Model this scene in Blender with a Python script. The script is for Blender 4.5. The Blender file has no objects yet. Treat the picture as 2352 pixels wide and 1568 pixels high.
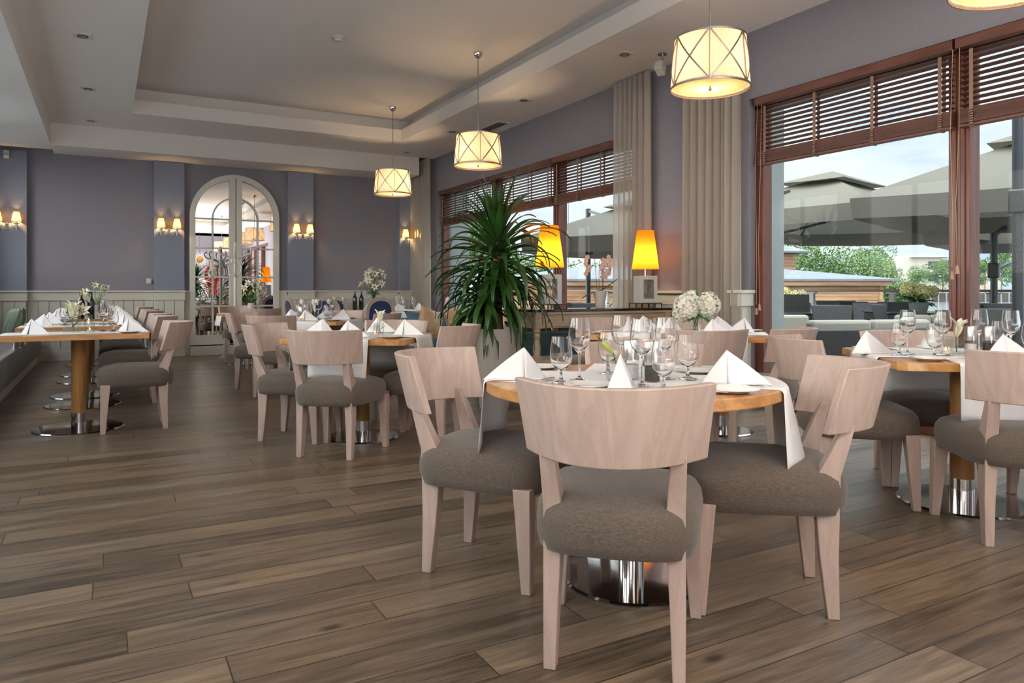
import bpy, bmesh, math, random
from mathutils import Vector, Matrix
random.seed(7)
PI = math.pi
S = bpy.context.scene
COL = S.collection
# ------------------------------------------------------------------ camera
YAW = math.radians(29.299)
cam = bpy.data.objects.new('camera', bpy.data.cameras.new('camera'))
COL.objects.link(cam)
cam.location = (0, 0, 1.08)
cam.rotation_euler = (PI/2, 0, -YAW)
cam.data.sensor_width = 36
cam.data.lens = 36*1668/2352
cam.data.shift_y = -117/2352
cam.data.clip_end = 600
cam.data.clip_start = 0.05
S.camera = cam
# ------------------------------------------------------------------ view
S.view_settings.view_transform = 'Standard'
S.view_settings.look = 'None'
S.view_settings.gamma = 1
S.view_settings.use_curve_mapping = False
S.view_settings.exposure = 0.58
try:
    S.cycles.use_denoising = True
    S.cycles.max_bounces = 10
    S.cycles.transparent_max_bounces = 24
    S.cycles.transmission_bounces = 8
    S.cycles.sample_clamp_indirect = 4.0
    S.cycles.blur_glossy = 1.0
    S.cycles.caustics_refractive = False
    S.cycles.caustics_reflective = False
except Exception:
    pass
# ------------------------------------------------------------------ sky
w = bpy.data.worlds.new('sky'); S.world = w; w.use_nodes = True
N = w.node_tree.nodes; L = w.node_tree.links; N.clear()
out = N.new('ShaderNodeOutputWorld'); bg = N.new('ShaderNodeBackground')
tc = N.new('ShaderNodeTexCoord'); mp = N.new('ShaderNodeMapping')
mp.inputs['Scale'].default_value = (1.0, 1.0, 3.2)
nz = N.new('ShaderNodeTexNoise'); nz.inputs['Scale'].default_value = 3.2; nz.inputs['Detail'].default_value = 8; nz.inputs['Roughness'].default_value = .55
cr = N.new('ShaderNodeValToRGB')
cr.color_ramp.elements[0].position = .30; cr.color_ramp.elements[0].color = (.42, .62, .90, 1)
cr.color_ramp.elements[1].position = .50; cr.color_ramp.elements[1].color = (.88, .93, .98, 1)
e = cr.color_ramp.elements.new(.40); e.color = (.74, .83, .94, 1)
e = cr.color_ramp.elements.new(.66); e.color = (.78, .83, .90, 1)
# sky boosted towards -X, out of view, to light the room through added windows
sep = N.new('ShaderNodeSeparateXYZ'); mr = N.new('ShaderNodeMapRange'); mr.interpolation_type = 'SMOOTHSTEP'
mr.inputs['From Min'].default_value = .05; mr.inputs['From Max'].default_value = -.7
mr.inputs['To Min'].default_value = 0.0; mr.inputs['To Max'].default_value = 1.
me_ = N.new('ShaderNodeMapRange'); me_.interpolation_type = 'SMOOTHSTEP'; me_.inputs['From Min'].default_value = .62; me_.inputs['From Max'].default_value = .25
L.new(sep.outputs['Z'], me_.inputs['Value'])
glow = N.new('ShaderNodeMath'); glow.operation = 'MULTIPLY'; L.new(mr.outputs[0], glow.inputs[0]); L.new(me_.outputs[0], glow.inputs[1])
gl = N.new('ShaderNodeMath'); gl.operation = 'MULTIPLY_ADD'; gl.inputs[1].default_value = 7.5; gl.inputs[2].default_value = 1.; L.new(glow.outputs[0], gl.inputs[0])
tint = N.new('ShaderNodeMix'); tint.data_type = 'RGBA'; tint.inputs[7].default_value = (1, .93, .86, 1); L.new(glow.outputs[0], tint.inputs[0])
L.new(tc.outputs['Generated'], mp.inputs['Vector']); L.new(mp.outputs[0], nz.inputs['Vector'])
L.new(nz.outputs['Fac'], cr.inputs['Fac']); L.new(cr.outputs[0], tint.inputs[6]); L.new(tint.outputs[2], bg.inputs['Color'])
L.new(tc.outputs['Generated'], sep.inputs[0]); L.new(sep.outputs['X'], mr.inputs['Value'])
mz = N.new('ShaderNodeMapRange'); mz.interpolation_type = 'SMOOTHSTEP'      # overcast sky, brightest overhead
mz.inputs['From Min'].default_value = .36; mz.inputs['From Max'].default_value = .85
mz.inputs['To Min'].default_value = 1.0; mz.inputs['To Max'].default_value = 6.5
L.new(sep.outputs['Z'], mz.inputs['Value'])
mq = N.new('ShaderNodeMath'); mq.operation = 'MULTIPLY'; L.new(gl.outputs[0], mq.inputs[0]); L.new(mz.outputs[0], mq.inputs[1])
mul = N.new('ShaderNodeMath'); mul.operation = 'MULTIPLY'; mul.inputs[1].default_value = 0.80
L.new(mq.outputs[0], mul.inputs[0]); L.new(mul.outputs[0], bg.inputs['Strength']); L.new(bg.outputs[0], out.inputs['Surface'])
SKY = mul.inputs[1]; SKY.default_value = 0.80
# hazy sun behind the building
sd = bpy.data.lights.new('sun', 'SUN'); sd.energy = .6; sd.angle = math.radians(30); sd.color = (1, .95, .88)
so = bpy.data.objects.new('sun', sd); COL.objects.link(so)
so.rotation_euler = (math.radians(48), 0, math.radians(-25))

# unseen area lights added behind the camera to brighten room and ceiling
def area(loc, rot, sx, sy, energy, col):
    d = bpy.data.lights.new('fill_light', 'AREA'); d.shape = 'RECTANGLE'; d.size = sx; d.size_y = sy; d.energy = energy; d.color = col
    o = bpy.data.objects.new('fill_light', d); COL.objects.link(o); o.location = loc; o.rotation_euler = rot; return o
area((-1.58, -3.6, 1.9), (PI/2+.25, 0, -PI/2), 6.2, 2.6, 60, (1, .95, .88))
area((2.0, -2.8, .4), (PI, 0, 0), 4.5, 3.0, 590, (1, .95, .90))

# ------------------------------------------------------------------ materials
def nodes_of(m):
    m.use_nodes = True
    nt = m.node_tree
    return nt, nt.nodes, nt.links, nt.nodes['Principled BSDF']
def mat(name, col, rough=.5, metal=0., bump=0., bscale=200., var=0., vscale=6., spec=None, coord='Object', stretch=(1, 1, 1), trans=0., ior=None, sheen=0., coat=0.):
    m = bpy.data.materials.new(name); nt, n, l, b = nodes_of(m)
    b.inputs['Base Color'].default_value = (*col, 1); b.inputs['Roughness'].default_value = rough
    b.inputs['Metallic'].default_value = metal
    if spec is not None: b.inputs['Specular IOR Level'].default_value = spec
    if trans: b.inputs['Transmission Weight'].default_value = trans
    if ior: b.inputs['IOR'].default_value = ior
    if sheen: b.inputs['Sheen Weight'].default_value = sheen
    if coat: b.inputs['Coat Weight'].default_value = coat; b.inputs['Coat Roughness'].default_value = .15
    t = n.new('ShaderNodeTexCoord'); mpn = n.new('ShaderNodeMapping'); mpn.inputs['Scale'].default_value = stretch
    l.new(t.outputs[coord], mpn.inputs[0])
    if var:
        z = n.new('ShaderNodeTexNoise'); z.inputs['Scale'].default_value = vscale; z.inputs['Detail'].default_value = 5
        r = n.new('ShaderNodeValToRGB')
        r.color_ramp.elements[0].position = .3; r.color_ramp.elements[1].position = .72
        r.color_ramp.elements[0].color = (*[c*(1-var) for c in col], 1); r.color_ramp.elements[1].color = (*[min(1, c*(1+var)) for c in col], 1)
        l.new(mpn.outputs[0], z.inputs['Vector']); l.new(z.outputs['Fac'], r.inputs[0]); l.new(r.outputs[0], b.inputs['Base Color'])
    if bump:
        z = n.new('ShaderNodeTexNoise'); z.inputs['Scale'].default_value = bscale; z.inputs['Detail'].default_value = 3
        bp = n.new('ShaderNodeBump'); bp.inputs['Strength'].default_value = bump; bp.inputs['Distance'].default_value = .002
        l.new(mpn.outputs[0], z.inputs['Vector']); l.new(z.outputs['Fac'], bp.inputs['Height']); l.new(bp.outputs[0], b.inputs['Normal'])
    return m
def wood(name, c1, c2, rough=.45, axis='z', scale=3., rings=10., coat=0., knots=0):
    m = bpy.data.materials.new(name); nt, n, l, b = nodes_of(m)
    t = n.new('ShaderNodeTexCoord'); mpn = n.new('ShaderNodeMapping')
    st = {'x': (.12, 1, 1), 'y': (1, .12, 1), 'z': (1, 1, .12)}[axis]
    mpn.inputs['Scale'].default_value = [k*scale for k in st]
    z = n.new('ShaderNodeTexNoise'); z.inputs['Scale'].default_value = 2.2; z.inputs['Detail'].default_value = 3; z.inputs['Distortion'].default_value = .6
    w1 = n.new('ShaderNodeMath'); w1.operation = 'MULTIPLY'; w1.inputs[1].default_value = rings
    w2 = n.new('ShaderNodeMath'); w2.operation = 'PINGPONG'; w2.inputs[1].default_value = 1
    f = n.new('ShaderNodeTexNoise'); f.inputs['Scale'].default_value = 45; f.inputs['Detail'].default_value = 4
    mx = n.new('ShaderNodeMix'); mx.inputs[0].default_value = .45
    r = n.new('ShaderNodeValToRGB'); r.color_ramp.elements[0].color = (*c1, 1); r.color_ramp.elements[1].color = (*c2, 1)
    r.color_ramp.elements[0].position = .22; r.color_ramp.elements[1].position = .8
    l.new(t.outputs['Object'], mpn.inputs[0]); l.new(mpn.outputs[0], z.inputs['Vector']); l.new(mpn.outputs[0], f.inputs['Vector'])
    l.new(z.outputs['Fac'], w1.inputs[0]); l.new(w1.outputs[0], w2.inputs[0])
    l.new(w2.outputs[0], mx.inputs[2]); l.new(f.outputs['Fac'], mx.inputs[3]); l.new(mx.outputs[0], r.inputs[0]); l.new(r.outputs[0], b.inputs['Base Color'])
    b.inputs['Roughness'].default_value = rough
    if coat: b.inputs['Coat Weight'].default_value = coat; b.inputs['Coat Roughness'].default_value = .2
    bp = n.new('ShaderNodeBump'); bp.inputs['Strength'].default_value = .15; bp.inputs['Distance'].default_value = .001
    l.new(f.outputs['Fac'], bp.inputs['Height']); l.new(bp.outputs[0], b.inputs['Normal'])
    return m
def weave(name, c1, c2, scale=420., rough=.9):
    m = bpy.data.materials.new(name); nt, n, l, b = nodes_of(m)
    t = n.new('ShaderNodeTexCoord')
    wx = n.new('ShaderNodeTexNoise'); wy = n.new('ShaderNodeTexNoise')
    ms = []
    for z, s in ((wx, (1, .08, .5)), (wy, (.08, 1, .5))):
        mpn = n.new('ShaderNodeMapping'); mpn.inputs['Scale'].default_value = s
        l.new(t.outputs['Object'], mpn.inputs[0]); l.new(mpn.outputs[0], z.inputs['Vector'])
        z.inputs['Scale'].default_value = scale; z.inputs['Detail'].default_value = 2
    a = n.new('ShaderNodeMath'); a.operation = 'ADD'; l.new(wx.outputs['Fac'], a.inputs[0]); l.new(wy.outputs['Fac'], a.inputs[1])
    r = n.new('ShaderNodeValToRGB'); r.color_ramp.elements[0].position = .38; r.color_ramp.elements[1].position = .62
    h = n.new('ShaderNodeMath'); h.operation = 'MULTIPLY'; h.inputs[1].default_value = .5; l.new(a.outputs[0], h.inputs[0]); l.new(h.outputs[0], r.inputs[0])
    r.color_ramp.elements[0].color = (*c1, 1); r.color_ramp.elements[1].color = (*c2, 1)
    l.new(r.outputs[0], b.inputs['Base Color']); b.inputs['Roughness'].default_value = rough; b.inputs['Sheen Weight'].default_value = .25
    bp = n.new('ShaderNodeBump'); bp.inputs['Strength'].default_value = .35; bp.inputs['Distance'].default_value = .002
    l.new(h.outputs[0], bp.inputs['Height']); l.new(bp.outputs[0], b.inputs['Normal'])
    return m
def glossmix(name, tint, gloss_rough=.0, ior=1.45, extra=0.):
    """thin clear sheet: what is behind shows through, Fresnel reflection on top"""
    m = bpy.data.materials.new(name); m.use_nodes = True; nt = m.node_tree; n = nt.nodes; l = nt.links; n.clear()
    o = n.new('ShaderNodeOutputMaterial'); t = n.new('ShaderNodeBsdfTransparent'); t.inputs[0].default_value = (*tint, 1)
    g = n.new('ShaderNodeBsdfGlossy'); g.inputs['Roughness'].default_value = gloss_rough
    lw = n.new('ShaderNodeLayerWeight'); lw.inputs[0].default_value = .5
    f = n.new('ShaderNodeMath'); f.operation = 'POWER'; f.inputs[1].default_value = 5.; l.new(lw.outputs['Facing'], f.inputs[0])
    a = n.new('ShaderNodeMath'); a.operation = 'MULTIPLY_ADD'; a.inputs[1].default_value = .6; a.inputs[2].default_value = extra
    mx = n.new('ShaderNodeMixShader'); l.new(f.outputs[0], a.inputs[0]); l.new(a.outputs[0], mx.inputs[0]); l.new(t.outputs[0], mx.inputs[1]); l.new(g.outputs[0], mx.inputs[2]); l.new(mx.outputs[0], o.inputs[0])
    return m
def cloth_translucent(name, col, transp=0., transl=.5, stripes=0):
    m = bpy.data.materials.new(name); m.use_nodes = True; nt = m.node_tree; n = nt.nodes; l = nt.links; n.clear()
    o = n.new('ShaderNodeOutputMaterial'); d = n.new('ShaderNodeBsdfDiffuse'); t = n.new('ShaderNodeBsdfTranslucent')
    d.inputs[0].default_value = (*col, 1); t.inputs[0].default_value = (*col, 1)
    mx = n.new('ShaderNodeMixShader'); mx.inputs[0].default_value = transl
    l.new(d.outputs[0], mx.inputs[1]); l.new(t.outputs[0], mx.inputs[2]); last = mx
    if transp:
        tr = n.new('ShaderNodeBsdfTransparent'); m2 = n.new('ShaderNodeMixShader'); m2.inputs[0].default_value = transp
        l.new(mx.outputs[0], m2.inputs[1]); l.new(tr.outputs[0], m2.inputs[2]); last = m2
    l.new(last.outputs[0], o.inputs[0])
    return m
def emit(name, col, strength):
    m = bpy.data.materials.new(name); nt, n, l, b = nodes_of(m)
    b.inputs['Base Color'].default_value = (*col, 1); b.inputs['Emission Color'].default_value = (*col, 1); b.inputs['Emission Strength'].default_value = strength
    return m

M = {}
M['ceiling'] = mat('ceiling_paint', (.78, .745, .71), .9, bump=.1, bscale=60)
M['wall'] = mat('mauve_grey_wallpaper', (.240, .235, .280), .85, bump=.25, bscale=300, var=.06, vscale=120, stretch=(1, 1, .15))
M['pier'] = mat('wallpaper_cool_light', (.225, .250, .330), .85, bump=.25, bscale=300, var=.06, vscale=120, stretch=(1, 1, .15))  # bluer than the wall: cool light on the piers put into the colour
M['panel'] = mat('painted_cream_panel', (.64, .63, .57), .55)
M['pale_wood'] = wood('whitewashed_beech', (.43, .325, .28), (.55, .43, .375), .45, 'z', 7., 4)
M['beige_wood'] = wood('beige_oiled_wood', (.40, .31, .22), (.52, .42, .31), .45, 'x', 5., 4)
M['fabric'] = weave('taupe_upholstery', (.074, .057, .045), (.150, .118, .094), 700.)
M['oak'] = wood('honey_oak', (.40, .18, .052), (.56, .29, .10), .38, 'x', 3., 9, coat=.3)
M['oak_v'] = wood('honey_oak_upright', (.36, .17, .05), (.50, .26, .09), .4, 'z', 4., 8)
M['steel'] = mat('polished_steel', (.62, .61, .60), .09, 1., bump=.04, bscale=30)
M['brushed'] = mat('brushed_steel', (.55, .54, .53), .28, 1.)
M['nickel'] = mat('nickel_trim', (.42, .39, .36), .3, 1.)
M['linen'] = mat('white_linen', (.80, .80, .81), .85, bump=.12, bscale=900)
M['china'] = mat('white_china', (.82, .81, .79), .12, coat=.4)
M['glass'] = mat('clear_glass', (1, 1, 1), 0., trans=1., ior=1.45)
M['pane'] = glossmix('window_glass', (.96, .98, .97), 0., 1.45, .004)
M['clear'] = glossmix('thin_clear_glass', (.97, .98, .98), 0., 1.5, .06)
M['mahogany'] = wood('mahogany_frame', (.085, .022, .013), (.15, .045, .026), .35, 'z', 4., 6, coat=.25)
M['blind'] = wood('mahogany_slats', (.10, .036, .026), (.165, .066, .05), .4, 'y', 4., 6)
M['tape'] = mat('brown_blind_tape', (.27, .17, .125), .8)
M['cord'] = mat('tan_cord', (.42, .28, .18), .8)
M['sheer'] = cloth_translucent('sheer_curtain', (.66, .61, .54), .22, .5)
M['drape'] = cloth_translucent('beige_curtain', (.50, .44, .39), .0, .35)
M['shade_w'] = cloth_translucent('pleated_white_shade', (.86, .75, .62), 0., .55)
M['shade_y'] = cloth_translucent('yellow_shade', (.95, .58, .12), 0., .75)
M['shade_o'] = cloth_translucent('orange_shade', (.95, .42, .04), 0., .80)
M['diffuser'] = cloth_translucent('frosted_diffuser', (.80, .60, .34), 0., .5)
M['bulb'] = emit('bulb', (1, .75, .4), 6.)
M['lampwhite'] = mat('white_lacquer', (.62, .62, .60), .35)
M['marble'] = mat('black_marble', (.022, .020, .020), .07, var=.9, vscale=9)
M['black'] = mat('black_iron', (.02, .02, .02), .4)
M['velvet'] = mat('petrol_velvet', (.035, .115, .175), .65, var=.25, vscale=8, sheen=.6)
M['navy'] = mat('royal_blue_velvet', (.010, .030, .115), .7, var=.2, vscale=10, sheen=.35)
M['tan'] = mat('gold_satin', (.45, .29, .16), .42, var=.12, vscale=5, sheen=.3)
M['cushion_g'] = mat('green_striped_silk', (.20, .25, .18), .5, var=.5, vscale=9, stretch=(4, 1, .3))
M['bench'] = mat('taupe_bench_velvet', (.085, .065, .052), .8, sheen=.4, var=.12, vscale=5)
M['pot'] = mat('cream_gloss_pot', (.55, .50, .46), .18, coat=.4)
M['pot_w'] = mat('white_pot', (.60, .55, .54), .35)
M['leaf'] = mat('yucca_leaf', (.026, .078, .014), .33, var=.55, vscale=4)
M['leaf2'] = mat('bright_leaf', (.06, .20, .03), .4, var=.4, vscale=8)
M['bark'] = mat('palm_bark', (.16, .10, .06), .9, bump=.8, bscale=40)
M['petal'] = mat('cream_petal', (.80, .79, .62), .55, var=.08, vscale=20)
M['petal_w'] = mat('white_petal', (.80, .78, .68), .6, var=.08, vscale=30)
M['petal_p'] = mat('blush_petal', (.72, .50, .42), .55, var=.15, vscale=20)
M['petal_h'] = mat('faded_hydrangea', (.55, .52, .24), .7, var=.35, vscale=12)
M['bud'] = mat('green_bud', (.38, .45, .10), .5)
M['anther'] = mat('rust_anther', (.12, .03, .01), .7)
M['bottle'] = mat('dark_bottle_glass', (.012, .012, .008), .06, coat=.5)
M['foil'] = mat('gold_foil', (.7, .5, .15), .3, 1.)
M['label'] = mat('paper_label', (.55, .50, .44), .6)
M['label_r'] = mat('red_label', (.25, .03, .03), .6)
M['candle'] = mat('ivory_wax', (.80, .72, .55), .5)
M['flame'] = emit('flame', (1, .42, .08), 9.)
M['pepper'] = mat('peppercorns', (.035, .028, .024), .8, var=.8, vscale=260)
M['salt'] = mat('coarse_salt', (.75, .75, .76), .7, var=.2, vscale=260)
M['plastic'] = mat('white_plastic', (.62, .61, .57), .4)
M['dark'] = mat('dark_slot', (.03, .03, .03), .6)
M['coat_w'] = mat('white_bentwood', (.68, .68, .67), .35)
M['mirror'] = mat('mirror_glass', (.86, .86, .85), .0, 1.)
M['red'] = mat('red_knit', (.50, .008, .020), .85)
M['skin'] = mat('skin', (.58, .33, .24), .5)
M['denim'] = mat('navy_trousers', (.02, .03, .07), .85)
M['hair'] = mat('brown_hair', (.06, .03, .015), .6)
M['gold'] = mat('brass', (.75, .50, .15), .25, 1.)

# floor: old oak planks running along X
def floor_mat():
    m = bpy.data.materials.new('aged_oak_planks'); nt, n, l, b = nodes_of(m)
    t = n.new('ShaderNodeTexCoord')
    br = n.new('ShaderNodeTexBrick'); br.offset = 0.; br.offset_frequency = 2
    br.inputs['Scale'].default_value = 1.; br.inputs['Brick Width'].default_value = 1.55; br.inputs['Row Height'].default_value = .163
    br.inputs['Mortar Size'].default_value = .0028; br.inputs['Mortar Smooth'].default_value = .3; br.inputs['Bias'].default_value = 0.
    br.inputs['Color1'].default_value = (0, 0, 0, 1); br.inputs['Color2'].default_value = (1, 1, 1, 1); br.inputs['Mortar'].default_value = (.5, .5, .5, 1)
    sx_ = n.new('ShaderNodeSeparateXYZ'); l.new(t.outputs['Object'], sx_.inputs[0])      # every row starts somewhere else
    dv = n.new('ShaderNodeMath'); dv.operation = 'DIVIDE'; dv.inputs[1].default_value = .163; l.new(sx_.outputs['Y'], dv.inputs[0])
    fl = n.new('ShaderNodeMath'); fl.operation = 'FLOOR'; l.new(dv.outputs[0], fl.inputs[0])
    wn = n.new('ShaderNodeTexWhiteNoise'); wn.noise_dimensions = '1D'; l.new(fl.outputs[0], wn.inputs['W'])
    of = n.new('ShaderNodeMath'); of.operation = 'MULTIPLY_ADD'; of.inputs[1].default_value = 1.55; l.new(wn.outputs['Value'], of.inputs[0]); l.new(sx_.outputs['X'], of.inputs[2])
    cx_ = n.new('ShaderNodeCombineXYZ'); l.new(of.outputs[0], cx_.inputs['X']); l.new(sx_.outputs['Y'], cx_.inputs['Y']); l.new(cx_.outputs[0], br.inputs['Vector'])
    # per-plank offset for the grain
    sc = n.new('ShaderNodeVectorMath'); sc.operation = 'SCALE'; sc.inputs['Scale'].default_value = 17.
    l.new(br.outputs['Color'], sc.inputs[0])
    ad = n.new('ShaderNodeVectorMath'); ad.operation = 'ADD'; l.new(t.outputs['Object'], ad.inputs[0]); l.new(sc.outputs[0], ad.inputs[1])
    m1 = n.new('ShaderNodeMapping'); m1.inputs['Scale'].default_value = (.9, 10, 1); l.new(ad.outputs[0], m1.inputs[0])
    g1 = n.new('ShaderNodeTexNoise'); g1.inputs['Scale'].default_value = 2.; g1.inputs['Detail'].default_value = 7; g1.inputs['Roughness'].default_value = .62; g1.inputs['Distortion'].default_value = .7
    l.new(m1.outputs[0], g1.inputs['Vector'])
    m2 = n.new('ShaderNodeMapping'); m2.inputs['Scale'].default_value = (3., 90, 1); l.new(ad.outputs[0], m2.inputs[0])
    g2 = n.new('ShaderNodeTexNoise'); g2.inputs['Scale'].default_value = 2.; g2.inputs['Detail'].default_value = 3; l.new(m2.outputs[0], g2.inputs['Vector'])
    big = n.new('ShaderNodeTexNoise'); big.inputs['Scale'].default_value = 1.1; big.inputs['Detail'].default_value = 3; l.new(t.outputs['Object'], big.inputs['Vector'])
    r = n.new('ShaderNodeValToRGB'); cr = r.color_ramp
    cr.elements[0].position = .28; cr.elements[0].color = (.048, .035, .023, 1)
    cr.elements[1].position = .78; cr.elements[1].color = (.35, .245, .150, 1)
    e = cr.elements.new(.5); e.color = (.168, .118, .075, 1)
    a1 = n.new('ShaderNodeMath'); a1.operation = 'MULTIPLY_ADD'; a1.inputs[1].default_value = .62; l.new(g1.outputs['Fac'], a1.inputs[0])
    pc = n.new('ShaderNodeSeparateColor'); l.new(br.outputs['Color'], pc.inputs[0])
    a2 = n.new('ShaderNodeMath'); a2.operation = 'MULTIPLY_ADD'; a2.inputs[1].default_value = .20; l.new(pc.outputs[0], a2.inputs[0])
    a3 = n.new('ShaderNodeMath'); a3.operation = 'MULTIPLY_ADD'; a3.inputs[1].default_value = .36; a3.inputs[2].default_value = -.12; l.new(g2.outputs['Fac'], a3.inputs[0])
    l.new(a3.outputs[0], a2.inputs[2]); l.new(a2.outputs[0], a1.inputs[2]); l.new(a1.outputs[0], r.inputs[0])
    # dark seams, knots
    vo = n.new('ShaderNodeTexVoronoi'); vo.inputs['Scale'].default_value = 1.; mv = n.new('ShaderNodeMapping'); mv.inputs['Scale'].default_value = (1.6, 3.2, 1)
    l.new(ad.outputs[0], mv.inputs[0]); l.new(mv.outputs[0], vo.inputs['Vector'])
    kr = n.new('ShaderNodeMapRange'); kr.inputs['From Min'].default_value = .02; kr.inputs['From Max'].default_value = .085; kr.inputs['To Min'].default_value = .25; kr.inputs['To Max'].default_value = 1.
    l.new(vo.outputs['Distance'], kr.inputs['Value'])
    ms = n.new('ShaderNodeMath'); ms.operation = 'SUBTRACT'; ms.inputs[0].default_value = 1.; l.new(br.outputs['Fac'], ms.inputs[1])
    mm = n.new('ShaderNodeMapRange'); mm.inputs['To Min'].default_value = .3; l.new(ms.outputs[0], mm.inputs['Value'])
    k2 = n.new('ShaderNodeMath'); k2.operation = 'MULTIPLY'; l.new(kr.outputs[0], k2.inputs[0]); l.new(mm.outputs[0], k2.inputs[1])
    fin = n.new('ShaderNodeVectorMath'); fin.operation = 'SCALE'; l.new(r.outputs[0], fin.inputs[0]); l.new(k2.outputs[0], fin.inputs['Scale'])
    # greyer worn patches
    gm = n.new('ShaderNodeMix'); gm.data_type = 'RGBA'; gm.blend_type = 'MIX'
    gr = n.new('ShaderNodeMapRange'); gr.inputs['From Min'].default_value = .42; gr.inputs['From Max'].default_value = .65; gr.inputs['To Max'].default_value = .55
    l.new(big.outputs['Fac'], gr.inputs['Value']); l.new(gr.outputs[0], gm.inputs[0])
    hs = n.new('ShaderNodeHueSaturation'); hs.inputs['Saturation'].default_value = .55; hs.inputs['Value'].default_value = .95; l.new(fin.outputs[0], hs.inputs['Color'])
    l.new(fin.outputs[0], gm.inputs[6]); l.new(hs.outputs[0], gm.inputs[7]); l.new(gm.outputs[2], b.inputs['Base Color'])
    rr = n.new('ShaderNodeMapRange'); rr.inputs['To Min'].default_value = .27; rr.inputs['To Max'].default_value = .44; b.inputs['Specular IOR Level'].default_value = .7; l.new(g1.outputs['Fac'], rr.inputs['Value']); l.new(rr.outputs[0], b.inputs['Roughness'])
    hh = n.new('ShaderNodeMath'); hh.operation = 'MULTIPLY_ADD'; hh.inputs[1].default_value = .25; l.new(g2.outputs['Fac'], hh.inputs[0]); l.new(ms.outputs[0], hh.inputs[2])
    bp = n.new('ShaderNodeBump'); bp.inputs['Strength'].default_value = .35; bp.inputs['Distance'].default_value = .003
    l.new(hh.outputs[0], bp.inputs['Height']); l.new(bp.outputs[0], b.inputs['Normal'])
    return m
M['floor'] = floor_mat()

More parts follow.
